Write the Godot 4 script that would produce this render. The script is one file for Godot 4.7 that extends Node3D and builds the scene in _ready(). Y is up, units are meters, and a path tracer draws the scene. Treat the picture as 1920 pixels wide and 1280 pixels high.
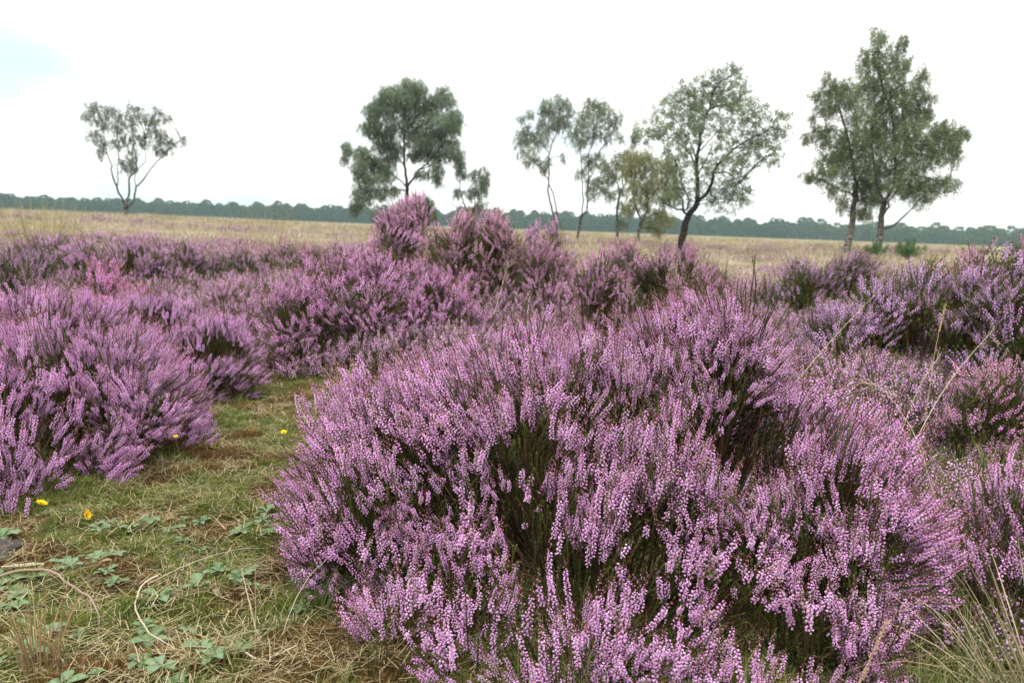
extends Node3D
# A heath in flower under an overcast sky: heather bushes, mossy path, birches, far wood.

const LENS := 1472.0   # focal length in the drawing units used for the tree outlines
const ROLL := 0.03578
var rng := RandomNumberGenerator.new()
var bumps := FastNoiseLite.new()
var patches := FastNoiseLite.new()
var M := {}
var spikes: Array[ArrayMesh] = []
var near_tufts: Array[ArrayMesh] = []
var far_tufts: Array[ArrayMesh] = []
var shoots: Array[ArrayMesh] = []
var cover_tufts: Array[ArrayMesh] = []


class Builder:
	var v := PackedVector3Array()
	var n := PackedVector3Array()
	var c := PackedColorArray()

	func tri(a: Vector3, b: Vector3, d: Vector3, na: Vector3, nb: Vector3, nd: Vector3, ca: Color, cb: Color, cd: Color) -> void:
		if (b - a).cross(d - a).dot(na + nb + nd) > 0.0:   # front faces run clockwise
			v.append(a); v.append(d); v.append(b)
			n.append(na); n.append(nd); n.append(nb)
			c.append(ca); c.append(cd); c.append(cb)
		else:
			v.append(a); v.append(b); v.append(d)
			n.append(na); n.append(nb); n.append(nd)
			c.append(ca); c.append(cb); c.append(cd)

	func flat(a: Vector3, b: Vector3, d: Vector3, ca: Color, cd: Color) -> void:
		var m := (d - a).cross(b - a).normalized()
		tri(a, b, d, m, m, m, ca, ca, cd)

	func quad(a: Vector3, b: Vector3, d: Vector3, e: Vector3, m: Vector3, ca: Color, cd: Color) -> void:
		tri(a, b, d, m, m, m, ca, ca, cd)
		tri(a, d, e, m, m, m, ca, cd, cd)

	func bell(p: Vector3, ax: Vector3, r: float, l: float, c0: Color, c1: Color, k: int, spin: float) -> void:
		var u := ax.cross(Vector3(0.31, 0.87, 0.41)).normalized()
		var w := ax.cross(u)
		var r1: Array[Vector3] = []
		var r2: Array[Vector3] = []
		var nn: Array[Vector3] = []
		for i in k:
			var a := spin + TAU * i / k
			var o := u * cos(a) + w * sin(a)
			nn.append(o)
			r1.append(p + ax * l * 0.35 + o * r * 0.9)
			r2.append(p + ax * l + o * r * 0.85)
		for i in k:
			var j := (i + 1) % k
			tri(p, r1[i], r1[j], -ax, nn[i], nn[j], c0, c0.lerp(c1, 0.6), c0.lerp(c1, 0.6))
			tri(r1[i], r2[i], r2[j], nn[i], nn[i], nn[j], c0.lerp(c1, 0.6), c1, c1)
			tri(r1[i], r2[j], r1[j], nn[i], nn[j], nn[j], c0.lerp(c1, 0.6), c1, c0.lerp(c1, 0.6))

	func lump(p: Vector3, ax: Vector3, r: float, l: float, c0: Color, c1: Color, spin: float) -> void:
		var u := ax.cross(Vector3(0.31, 0.87, 0.41)).normalized()
		var w := ax.cross(u)
		var ring: Array[Vector3] = []
		for i in 3:
			var a := spin + TAU * i / 3.0
			ring.append(u * cos(a) + w * sin(a))
		var q := p + ax * l
		for i in 3:
			var j := (i + 1) % 3
			var a := p + ax * l * 0.55 + ring[i] * r
			var b := p + ax * l * 0.55 + ring[j] * r
			tri(p, a, b, -ax, ring[i], ring[j], c0, c1, c1)
			tri(q, a, b, ax, ring[i], ring[j], c1, c1, c1)

	func tube(pts: Array, r0: float, r1: float, k: int, c0: Color, c1: Color) -> void:
		var last: Array[Vector3] = []
		var lastn: Array[Vector3] = []
		var m := pts.size()
		var u := Vector3.ZERO
		for i in m:
			var d: Vector3 = (pts[mini(i + 1, m - 1)] - pts[maxi(i - 1, 0)]).normalized()
			if i == 0:
				u = d.cross(Vector3(0.13, 0.21, 0.97) if absf(d.z) < 0.8 else Vector3(0.9, 0.3, 0.1)).normalized()
			else:
				u = (u - d * u.dot(d)).normalized()
			var w := d.cross(u)
			var f := float(i) / (m - 1)
			var r := lerpf(r0, r1, f)
			var ring: Array[Vector3] = []
			var rn: Array[Vector3] = []
			for j in k:
				var a := TAU * j / k
				var o := u * cos(a) + w * sin(a)
				rn.append(o)
				ring.append(pts[i] + o * r)
			if i > 0:
				var ca := c0.lerp(c1, float(i - 1) / (m - 1))
				var cb := c0.lerp(c1, f)
				for j in k:
					var h := (j + 1) % k
					tri(last[j], ring[j], ring[h], lastn[j], rn[j], rn[h], ca, cb, cb)
					tri(last[j], ring[h], last[h], lastn[j], rn[h], lastn[h], ca, cb, ca)
			last = ring
			lastn = rn

	func blade(pts: Array, width: float, side: Vector3, c0: Color, c1: Color) -> void:
		var m := pts.size()
		for i in m - 1:
			var f0 := float(i) / (m - 1)
			var f1 := float(i + 1) / (m - 1)
			var w0 := width * (1.0 - f0 * f0)
			var w1 := width * (1.0 - f1 * f1)
			var nn: Vector3 = side.cross(pts[i + 1] - pts[i]).normalized()
			var a: Vector3 = pts[i] - side * w0
			var b: Vector3 = pts[i] + side * w0
			var e: Vector3 = pts[i + 1] - side * w1
			var d: Vector3 = pts[i + 1] + side * w1
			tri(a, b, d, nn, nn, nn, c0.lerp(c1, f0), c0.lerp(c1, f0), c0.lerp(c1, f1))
			if w1 > 0.0001:
				tri(a, d, e, nn, nn, nn, c0.lerp(c1, f0), c0.lerp(c1, f1), c0.lerp(c1, f1))

	func commit(mat: Material) -> ArrayMesh:
		var s := []
		s.resize(Mesh.ARRAY_MAX)
		s[Mesh.ARRAY_VERTEX] = v
		s[Mesh.ARRAY_NORMAL] = n
		s[Mesh.ARRAY_COLOR] = c
		var m := ArrayMesh.new()
		m.add_surface_from_arrays(Mesh.PRIMITIVE_TRIANGLES, s)
		m.surface_set_material(0, mat)
		return m


# ---------------------------------------------------------------- small helpers
func rr(a: float, b: float) -> float:
	return rng.randf_range(a, b)


func shade(c: Color, amount := 0.2) -> Color:
	var f := 1.0 + rr(-amount, amount)
	return Color(c.r * f * (1.0 + rr(-0.06, 0.06)), c.g * f * (1.0 + rr(-0.06, 0.06)), c.b * f * (1.0 + rr(-0.06, 0.06)))


func tag(o: Node, label: String, category := "", group := "", kind := "") -> void:
	if label: o.set_meta("label", label)
	if category: o.set_meta("category", category)
	if group: o.set_meta("group", group)
	if kind: o.set_meta("kind", kind)


func thing(called: String, label: String, category: String, at: Vector3, group := "") -> Node3D:
	var o := Node3D.new()
	o.name = called
	add_child(o, true)
	o.position = at
	tag(o, label, category, group)
	return o


func part(called: String, m: Mesh, parent: Node, where := Transform3D(), kind := "") -> MeshInstance3D:
	var o := MeshInstance3D.new()
	o.name = called
	o.mesh = m
	o.transform = where
	parent.add_child(o, true)
	if kind: o.set_meta("kind", kind)
	return o


func many(called: String, m: Mesh, where: Array, tints: Array, parent: Node, kind := "stuff") -> MultiMeshInstance3D:
	var mm := MultiMesh.new()
	mm.transform_format = MultiMesh.TRANSFORM_3D
	mm.use_colors = true
	mm.mesh = m
	mm.instance_count = where.size()
	for i in where.size():
		mm.set_instance_transform(i, where[i])
		mm.set_instance_color(i, tints[i])
	var o := MultiMeshInstance3D.new()
	o.name = called
	o.multimesh = mm
	parent.add_child(o, true)
	if kind: o.set_meta("kind", kind)
	return o


func material(rough: float, backlight := 0.0, spec := 0.3) -> StandardMaterial3D:
	var m := StandardMaterial3D.new()
	m.vertex_color_use_as_albedo = true
	m.roughness = rough
	m.metallic_specular = spec
	m.cull_mode = BaseMaterial3D.CULL_DISABLED
	if backlight > 0.0:
		m.backlight_enabled = true
		m.backlight = Color(backlight, backlight, backlight).linear_to_srgb()
	return m


func ground(x: float, z: float) -> float:
	var d := sqrt(x * x + z * z)
	var az := atan2(x, -z)
	var h := 0.45 * smoothstep(8.0, 45.0, d)
	h += 0.22 * smoothstep(0.12, 0.5, -az) * smoothstep(8.0, 33.0, d) * (1.0 - smoothstep(42.0, 90.0, d))
	h += bumps.get_noise_2d(x * 1.3, z * 1.3) * 0.07 * smoothstep(1.2, 4.0, d) * (1.0 - smoothstep(60.0, 150.0, d))
	if d < 7.0:
		h += bumps.get_noise_2d(x * 14.0 + 50.0, z * 14.0) * 0.022 * (1.0 - smoothstep(4.0, 7.0, d))
		h += bumps.get_noise_2d(x * 45.0 + 90.0, z * 45.0) * 0.008 * (1.0 - smoothstep(3.0, 6.0, d))
	return h


func on_ground(x: float, z: float, lift := 0.0) -> Vector3:
	return Vector3(x, ground(x, z) + lift, z)


func frame(y: Vector3, up: Vector3, spin := 0.0) -> Basis:
	# y runs along the shoot; x, towards which it bends, lies on the upper side
	y = y.normalized()
	var x := up - y * up.dot(y)
	if x.length() < 0.05:
		x = Vector3(1, 0, 0) - y * y.x
	x = x.normalized().rotated(y, spin)
	return Basis(x, y, x.cross(y))


func any_dir() -> Vector3:
	var z := rr(-1, 1)
	var a := rr(0, TAU)
	var s := sqrt(1.0 - z * z)
	return Vector3(s * cos(a), z, s * sin(a))


# ---------------------------------------------------------------- heather pieces
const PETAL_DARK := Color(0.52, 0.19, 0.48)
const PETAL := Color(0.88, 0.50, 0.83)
const BUD_DARK := Color(0.30, 0.035, 0.13)
const BUD_PALE := Color(0.78, 0.45, 0.62)
const SHOOT := Color(0.055, 0.078, 0.022)
const SHOOT_TIP := Color(0.16, 0.19, 0.055)
const WOOD := Color(0.10, 0.065, 0.045)


func scale_leaves(b: Builder, p: Vector3, d: Vector3, count: int, size: float, col: Color) -> void:
	var u := d.cross(Vector3(0.3, 0.2, 0.9)).normalized()
	for i in count:
		var o := u.rotated(d, i * 2.4 + rr(-0.4, 0.4))
		var s := d.cross(o)
		var q := p + d * size * 0.4 * i / count
		var c := shade(col, 0.3)
		b.flat(q + s * size * 0.22, q - s * size * 0.22, q + (d * 0.85 + o * 0.5) * size, c, c)


func spike(b: Builder, t: Transform3D, l: float, bend: float, detail: int, bloom: float) -> void:
	var pts := []
	var tan_ := []
	var steps := 6 if detail == 0 else 3
	for i in steps + 1:
		var f := float(i) / steps
		pts.append(t * Vector3(bend * l * f * f, l * f * (1.0 - 0.12 * bend * f), 0))
	b.tube(pts, 0.0009 if detail == 0 else 0.0014, 0.0004 if detail == 0 else 0.0006, 3, Color(0.11, 0.085, 0.035), Color(0.20, 0.06, 0.045))
	var t0 := rr(0.16, 0.3)
	var t1 := rr(0.88, 0.95)
	var open_to := clampf(bloom + rr(-0.14, 0.14), 0.1, 0.97)
	var step := 0.00165 if detail == 0 else 0.0044
	var count := int(l * (t1 - t0) / step)
	var tone := rr(0.84, 1.12)
	var faded := rng.randf() < 0.07
	for i in count:
		var f := float(i) / count
		var s := lerpf(t0, t1, f)
		if f > open_to and detail == 0 and i % 2 == 1:
			continue
		var p := t * Vector3(bend * l * s * s, l * s * (1.0 - 0.12 * bend * s), 0)
		var d := (t.basis * Vector3(2.0 * bend * s, 1.0 - 0.24 * bend * s, 0)).normalized()
		var a := i * 2.4 + rr(-0.5, 0.5)
		var o := (d.cross(Vector3(0.31, 0.2, 0.93)).normalized()).rotated(d, a)
		if f < open_to:
			var ax := (o * 0.8 - d * rr(0.1, 0.55)).normalized()
			var k := tone * rr(0.8, 1.2)
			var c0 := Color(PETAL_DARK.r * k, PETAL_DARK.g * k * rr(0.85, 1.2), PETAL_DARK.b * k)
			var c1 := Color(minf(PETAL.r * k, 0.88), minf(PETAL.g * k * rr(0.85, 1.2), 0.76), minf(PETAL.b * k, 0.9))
			if faded:
				c0 = c0.lerp(Color(0.30, 0.20, 0.15), 0.7)
				c1 = c1.lerp(Color(0.50, 0.36, 0.30), 0.6)
			var out := lerpf(0.0026, 0.0012, f) * rr(0.6, 1.4)
			if detail == 0:
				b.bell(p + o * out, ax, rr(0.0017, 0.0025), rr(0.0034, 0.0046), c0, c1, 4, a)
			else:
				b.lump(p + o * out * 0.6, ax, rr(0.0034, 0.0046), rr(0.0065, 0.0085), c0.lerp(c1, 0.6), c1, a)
		else:
			var ax := (o * 0.62 - d * 0.75).normalized()
			var size := lerpf(1.0, 0.62, (f - open_to) / maxf(1.0 - open_to, 0.01))
			if detail == 0:
				b.bell(p + o * 0.0026 * size + d * 0.001, ax, 0.00125 * size, 0.0040 * size, BUD_DARK, shade(BUD_PALE, 0.2), 3, a)
			elif i % 2 == 0:
				b.lump(p + o * 0.001, ax, 0.0021 * size, 0.0065 * size, BUD_DARK, BUD_PALE.lerp(PETAL_DARK, 0.3), a)
	var tip: Vector3 = pts[steps]
	var dt: Vector3 = (pts[steps] - pts[steps - 1]).normalized()
	if detail == 0:
		scale_leaves(b, tip - dt * 0.008, dt, 9, 0.0042, SHOOT_TIP)
		for i in 8:
			scale_leaves(b, t * Vector3(0, l * t0 * i / 8.0, 0), t.basis.y.normalized(), 4, 0.0042, SHOOT)
	else:
		scale_leaves(b, tip - dt * 0.006, dt, 3, 0.008, SHOOT_TIP)
		for i in 3:
			scale_leaves(b, t * Vector3(0, l * t0 * i / 3.0, 0), t.basis.y.normalized(), 3, 0.009, SHOOT)


func green_shoot(b: Builder, t: Transform3D, l: float, bend: float, detail: int) -> void:
	var pts := []
	for i in 4:
		var f := i / 3.0
		pts.append(t * Vector3(bend * l * f * f, l * f, 0))
	b.tube(pts, 0.0011, 0.0005, 3, WOOD, SHOOT)
	var rows := int(l / (0.0065 if detail == 0 else 0.014))
	var size := 0.0062 if detail == 0 else 0.012
	var tone := shade(SHOOT, 0.35)
	if rng.randf() < 0.16:
		tone = Color(0.13, 0.075, 0.03)
	for i in rows:
		var f := (i + 1.0) / rows
		var p := t * Vector3(bend * l * f * f, l * f, 0)
		var d := (t.basis * Vector3(2.0 * bend * f, 1, 0)).normalized()
		scale_leaves(b, p, d, 4 if detail == 0 else 3, size, tone.lerp(SHOOT_TIP, 0.7 * f * f))


func fan(reach: float, tilt: float) -> Transform3D:
	var a := rr(0, TAU)
	var r := sqrt(rng.randf()) * reach
	var k := r / reach * tilt
	var d := Vector3(sin(k) * cos(a), cos(k), sin(k) * sin(a)) + Vector3(rr(-0.1, 0.1), 0, rr(-0.1, 0.1))
	return Transform3D(frame(d, Vector3.UP, rr(-0.6, 0.6)), Vector3(cos(a) * r * 0.7, rr(-0.03, 0.03) - r * 0.35, sin(a) * r * 0.7))


func make_heather_pieces() -> void:
	for i in 12:
		var b := Builder.new()
		spike(b, Transform3D(), rr(0.065, 0.155), rr(0.05, 0.5), 0, rr(0.42, 0.9))
		spikes.append(b.commit(M.petal))
	for i in 3:
		var b := Builder.new()
		for k in 8:
			spike(b, fan(0.05, 0.48), rr(0.06, 0.155), rr(0.0, 0.4), 0, rr(0.42, 0.9))
		near_tufts.append(b.commit(M.petal))
	for i in 3:
		var b := Builder.new()
		for k in 9:
			spike(b, fan(0.06, 0.65), rr(0.055, 0.13), rr(0.0, 0.3), 1, rr(0.6, 1.0))
		far_tufts.append(b.commit(M.petal))
	for i in 3:
		var b := Builder.new()
		for k in 8:
			spike(b, fan(0.07, 0.7), rr(0.06, 0.11), rr(0.0, 0.3), 1, rr(0.5, 1.0))
		for k in 5:
			green_shoot(b, fan(0.08, 0.8).translated(Vector3(0, -0.05, 0)), rr(0.07, 0.12), rr(0, 0.3), 1)
		cover_tufts.append(b.commit(M.petal))
	for i in 4:
		var b := Builder.new()
		for k in 11:
			green_shoot(b, fan(0.055, 0.55), rr(0.07, 0.13), rr(0.0, 0.3), 0 if i < 2 else 1)
		shoots.append(b.commit(M.leaf))


# lobes: [centre, radii]; gaps: [centre, radius] where the bush stands open
func heather_bush(label: String, lobes: Array, opts: Dictionary) -> Node3D:
	var mid := Vector3.ZERO
	for l in lobes:
		mid += l[0] / lobes.size()
	var base := on_ground(mid.x, mid.z)
	var root := thing("heather_bush", label, "bush", base, "heather bushes in flower")
	var near: bool = opts.get("near", false)
	var gaps: Array = opts.get("gaps", [])
	var per_area: float = opts.get("per_area", 130.0)
	var tint: Color = opts.get("tint", Color(1, 1, 1))
	var openness: float = opts.get("open", 0.28)
	var size: float = opts.get("size", 1.0)
	var rise: float = opts.get("rise", 0.8)
	var twiggy: float = opts.get("twiggy", 1.0)
	var greens: float = opts.get("greens", 2.0)
	var eye := Vector3(0, 0.75, 0)
	var tufts := []
	for l in lobes:
		var c: Vector3 = l[0]
		var r: Vector3 = l[1]
		var area := TAU * (r.x * r.z + r.y * (r.x + r.z)) / 1.7
		for i in int(area * per_area):
			var d := any_dir()
			if d.y < -0.35:
				continue
			var p := c + d * r * rr(0.84, 1.04)
			if p.y < ground(p.x, p.z) + 0.05:
				continue
			var hidden := false
			for o in lobes:
				if o != l and ((p - o[0]) / o[1]).length() < 0.86:
					hidden = true
			for g in gaps:
				if (p - g[0]).length() < g[1] * rr(0.7, 1.1):
					hidden = true
			if hidden or patches.get_noise_3d(p.x * 9.0, p.y * 9.0, p.z * 9.0) * 0.8 + 0.5 < openness * rr(0.7, 1.3):
				continue
			var nrm := (d / r).normalized()
			var sway := Vector3(patches.get_noise_3d(p.x * 5.0, p.y * 5.0, p.z * 5.0 + 40.0), 0.0, patches.get_noise_3d(p.x * 5.0 + 80.0, p.y * 5.0, p.z * 5.0)) * 1.1
			var g2 := (nrm * 0.75 + Vector3.UP * rise + any_dir() * 0.2 + sway).normalized()
			tufts.append([p, g2, nrm.dot((eye - p).normalized()) * 0.6 - (eye - p).length(), c])
	tufts.sort_custom(func(a, b): return a[2] > b[2])
	var singles: int = opts.get("singles", 0)
	var where := []
	var tints := []
	var leafy := []
	var leafy_tints := []
	var wood := Builder.new()
	var done := 0
	var to_root := Transform3D(Basis(), -base)
	for t in tufts:
		var p: Vector3 = t[0]
		var g: Vector3 = t[1]
		var bs := p - g * 0.145 * size
		var k := rr(0.86, 1.12)
		if done < singles:
			for i in 7:
				if done >= singles:
					break
				var f := fan(0.05, 0.42)
				var b0 := frame(g, Vector3.UP)
				var dir := (b0 * f.basis.y).normalized()
				var pos := bs + b0 * f.origin * size
				part("flower_spike", spikes[rng.randi() % spikes.size()], root, to_root * Transform3D(frame(dir, Vector3.UP, rr(-0.5, 0.5)).scaled(Vector3.ONE * size * rr(0.8, 1.15)), pos))
				done += 1
		else:
			where.append(to_root * Transform3D(frame(g, Vector3.UP, rr(0, TAU)).scaled(Vector3.ONE * size * rr(0.72, 1.2)), bs))
			tints.append(Color(tint.r * k, tint.g * k * rr(0.93, 1.07), tint.b * k))
		var n_green := int(greens) + (1 if rng.randf() < greens - int(greens) else 0)
		for i in n_green:
			var q := bs + any_dir() * 0.05 * size - g * (rr(0.035, 0.16) if not near or rng.randf() < 0.96 else rr(-0.02, 0.02)) * size
			if q.y < ground(q.x, q.z):
				continue
			leafy.append(to_root * Transform3D(frame((g + any_dir() * 0.3).normalized(), Vector3.UP, rr(0, TAU)).scaled(Vector3.ONE * size * rr(0.8, 1.2)), q))
			var kk := rr(0.7, 1.15)
			leafy_tints.append(Color(kk * rr(0.9, 1.2), kk, kk))
		for i in (2 if rng.randf() < twiggy - 1.0 else 1):
			if rng.randf() > twiggy:
				continue
			var c: Vector3 = t[3]
			var foot := Vector3(lerpf(c.x, p.x, rr(0.1, 0.45)), 0, lerpf(c.z, p.z, rr(0.1, 0.45)))
			foot.y = ground(foot.x, foot.z) - 0.01
			var end := bs + g * 0.04 + any_dir() * 0.02
			var ctrl := (foot + end) * 0.5 + Vector3(rr(-0.05, 0.05), 0, rr(-0.05, 0.05)) - (g - Vector3(0, g.y, 0)) * -0.04
			ctrl.y = lerpf(foot.y, end.y, 0.45)
			var pts := []
			for s in 6:
				var f := s / 5.0
				pts.append(foot.lerp(ctrl, f).lerp(ctrl.lerp(end, f), f) - base + (any_dir() * 0.012 if s > 0 and s < 5 else Vector3.ZERO))
			wood.tube(pts, rr(0.0018, 0.0042) * (1.0 if near else 1.5), 0.001, 3, shade(WOOD, 0.35), shade(Color(0.12, 0.07, 0.035), 0.3))
	var v: int = opts.get("variant", rng.randi() % 3)
	if where.size():
		many("flower_mass", near_tufts[v % 3] if near else far_tufts[v % 3], where, tints, root)
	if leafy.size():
		many("green_shoots", shoots[rng.randi() % 2 + (0 if near else 2)], leafy, leafy_tints, root)
	if wood.v.size():
		part("twigs", wood.commit(M.wood), root, Transform3D(), "stuff")
	return root


# ---------------------------------------------------------------- trees
# Each outline is a tree as surveyed from the path, turned into metres round the foot of its trunk; limbs: [points, thick end, thin end]; clumps: x, y, half width, half height
func tree(label: String, foot: Vector3, zoom: float, x0: float, y0: float, limbs: Array, clumps: PackedFloat32Array, opts: Dictionary) -> void:
	var sp := sin(deg_to_rad(8.2))
	var cp := cos(deg_to_rad(8.2))
	var depth0 := -foot.z * cp - (foot.y - 0.75) * sp
	var v0 := ((foot.y - 0.75) * cp - foot.z * sp) / depth0
	var unit := depth0 / (LENS * zoom)
	var root := thing("birch_tree" if opts.get("birch", true) else "heath_tree", label, "tree", foot, "trees standing on the heath")
	var face := atan2(foot.x, -foot.z)
	root.rotation.y = -face
	var bark := Builder.new()
	var spine := []   # [point, radius] along the limbs
	var place := func(x: float, y: float) -> Vector2:
		var dx := (x - x0) / (LENS * zoom)
		var dy := (y0 - y) / (LENS * zoom)
		var v := v0 + dx * sin(ROLL) + dy * cos(ROLL)
		var slope := (v * cp - sp) / (cp + v * sp)
		var u := (foot.x / depth0 + dx * cos(ROLL) - dy * sin(ROLL)) * (cp - slope * sp)
		var w := (-u * foot.z - foot.x) / (cos(face) + u * sin(face))
		return Vector2(w, (-foot.z - w * sin(face)) * slope + 0.75 - foot.y)
	var pale: Color = opts.get("pale", Color(0.34, 0.33, 0.30))
	var dark: Color = opts.get("dark", Color(0.06, 0.055, 0.05))
	for n in limbs.size():
		var flat_: Array = limbs[n][0]
		var pts := []
		var z := 0.0
		var drift := rr(-0.45, 0.45) if n > 0 else rr(-0.05, 0.05)
		if n > 0:   # spring from the nearest point of what stands already
			var first: Vector2 = place.call(flat_[0], flat_[1])
			var best := 1e9
			for s in spine:
				var dd: float = Vector2(s[0].x, s[0].y).distance_to(first)
				if dd < best:
					best = dd
					z = s[0].z
		var prev := Vector3.ZERO
		for i in range(0, flat_.size(), 2):
			var q: Vector2 = place.call(flat_[i], flat_[i + 1])
			if i > 0:
				z += drift * Vector2(prev.x, prev.y).distance_to(q) + rr(-0.03, 0.03)
			var here := Vector3(q.x, q.y if i > 0 or n > 0 else q.y - 0.08, z)
			if i > 0:
				for s in range(1, 4):
					var mid := prev.lerp(here, s / 3.0)
					if s < 3:
						mid += any_dir() * 0.02
					pts.append(mid)
					spine.append([mid, 0.0])
			else:
				pts.append(here)
				spine.append([here, 0.0])
			prev = here
		bark.tube(pts, limbs[n][1] * unit, limbs[n][2] * unit, 7, pale if n == 0 else pale.lerp(dark, 0.6), dark)
	var leaves := []
	var tints := []
	var density: float = opts.get("density", 1.0)
	var green: Color = opts.get("green", Color(1, 1, 1))
	var half := 0.0
	for i in range(0, clumps.size(), 4):
		half = maxf(half, absf(clumps[i] - x0) * unit)
	for i in range(0, clumps.size(), 4):
		var q: Vector2 = place.call(clumps[i], clumps[i + 1])
		var rx := clumps[i + 2] * unit
		var ry := clumps[i + 3] * unit
		var best := 1e9
		var from := Vector3.ZERO
		for s in spine:
			var dd: float = Vector2(s[0].x, s[0].y).distance_to(q) + maxf(s[0].y - q.y, 0.0) * 1.5
			if dd < best:
				best = dd
				from = s[0]
		var c := Vector3(q.x, q.y, from.z + rr(-0.5, 0.5) * (best + rx) + rr(-0.12, 0.12) * half)
		var sag := Vector3(0, 0.12 * best, 0)
		var pts := []
		for s in 5:
			pts.append(from.lerp(c, s / 4.0) + sag * sin(PI * s / 4.0) + (any_dir() * 0.03 if s > 0 else Vector3.ZERO))
		bark.tube(pts, 0.010 + best * 0.010, 0.005, 4, dark, dark)
		for s in 7:
			var e := c + any_dir() * Vector3(rx, ry, rx) * rr(0.6, 1.15)
			bark.tube([pts[2 + s % 3], (pts[2 + s % 3] + e) * 0.5 + any_dir() * 0.04 + Vector3(0, 0.03, 0), e], 0.007, 0.003, 3, dark, dark)
		var tone := rr(0.8, 1.2)
		for s in int(rx * ry / 0.09 * 118.0 * density):
			var o := any_dir() * (pow(rng.randf(), 0.42) * 1.08 if rng.randf() < 0.82 else rr(1.0, 1.5))
			var p := c + o * Vector3(rx, ry, rx)
			var y := Vector3(rr(-0.35, 0.35), -1, rr(-0.35, 0.35)) if opts.get("weep", true) else (o + any_dir() * 0.6 + Vector3(0, 0.2, 0))
			leaves.append(Transform3D(frame(y, any_dir(), rr(0, TAU)).scaled(Vector3.ONE * rr(0.7, 1.25) * opts.get("leaf", 1.0)), p))
			var k := tone * rr(0.8, 1.2)
			tints.append(Color(green.r * k, green.g * k, green.b * k))
	part("trunk", bark.commit(M.birch_bark if opts.get("birch", true) else M.bark), root)
	many("crown", M.leaf_spray, leaves, tints, root)


func make_leaf_spray() -> ArrayMesh:
	var b := Builder.new()
	b.tube([Vector3.ZERO, Vector3(0.012, 0.1, 0.005), Vector3(0.0, 0.2, 0.0)], 0.0025, 0.001, 3, Color(0.07, 0.05, 0.04), Color(0.07, 0.05, 0.04))
	for i in 12:
		var p := Vector3(0, 0.02 + 0.19 * i / 11.0, 0)
		var o := Vector3(1, 0, 0).rotated(Vector3.UP, i * 2.4 + rr(-0.5, 0.5))
		var d := (o + Vector3(0, rr(-0.2, 0.7), 0)).normalized()
		var s := d.cross(any_dir()).normalized()
		var l := rr(0.045, 0.062)
		var a := p + d * 0.015
		var c := shade(Color(0.18, 0.22, 0.145), 0.3)
		var m := s.cross(d).normalized()
		b.tri(a, a + d * l * 0.4 + s * l * 0.36, a + d * l, m, m, m, c, c, c)
		b.tri(a, a + d * l * 0.4 - s * l * 0.36, a + d * l, m, m, m, c, c, c)
	return b.commit(M.tree_leaf)


# ---------------------------------------------------------------- grass
func grass_blade(b: Builder, foot: Vector3, l: float, lean: Vector3, width: float, c0: Color, c1: Color, droop := 0.5, steps := 4) -> void:
	var pts := []
	for i in steps + 1:
		var f := float(i) / steps
		pts.append(foot + Vector3(0, l * f * (1.0 - droop * 0.45 * f * f), 0) + lean * l * (f * 0.3 + droop * f * f))
	var side := Vector3(-lean.z, 0, lean.x).normalized().rotated(Vector3.UP, rr(-0.8, 0.8))
	b.blade(pts, width, side, c0, c1)


func grass_tuft(count: int, spread: float, h: float, width: float, lo: Color, hi: Color, droop: float) -> ArrayMesh:
	var b := Builder.new()
	for i in count:
		var a := rr(0, TAU)
		var lean := Vector3(cos(a), 0, sin(a)) * rr(0.1, 1.0)
		var c := shade(lo.lerp(hi, rng.randf()), 0.2)
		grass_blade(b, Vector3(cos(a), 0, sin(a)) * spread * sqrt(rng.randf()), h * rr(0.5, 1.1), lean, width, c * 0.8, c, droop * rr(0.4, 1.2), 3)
	return b.commit(M.grass)


func grass_clump(called: String, label: String, at: Vector3, count: int, h: float, spread: float, width: float, tones: Array, droop: float, lean_to := Vector3.ZERO) -> void:
	var root := thing(called, label, "grass", at)
	var kinds: Array[ArrayMesh] = []
	for i in 10:
		var b := Builder.new()
		var c := shade(tones[i % tones.size()], 0.2)
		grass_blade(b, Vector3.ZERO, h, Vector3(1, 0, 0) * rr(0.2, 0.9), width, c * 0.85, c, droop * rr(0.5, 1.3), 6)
		kinds.append(b.commit(M.grass))
	for i in count:
		var a := rr(0, TAU)
		var y := (Vector3.UP + lean_to * rr(0.4, 1.2)).normalized()
		var ba := Basis(Quaternion(Vector3.UP, y)) * Basis(Vector3.UP, a)
		part("blade", kinds[rng.randi() % 10], root, Transform3D(ba.scaled(Vector3.ONE * rr(0.55, 1.1)), Vector3(cos(a), 0, -sin(a)) * spread * sqrt(rng.randf())))


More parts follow.
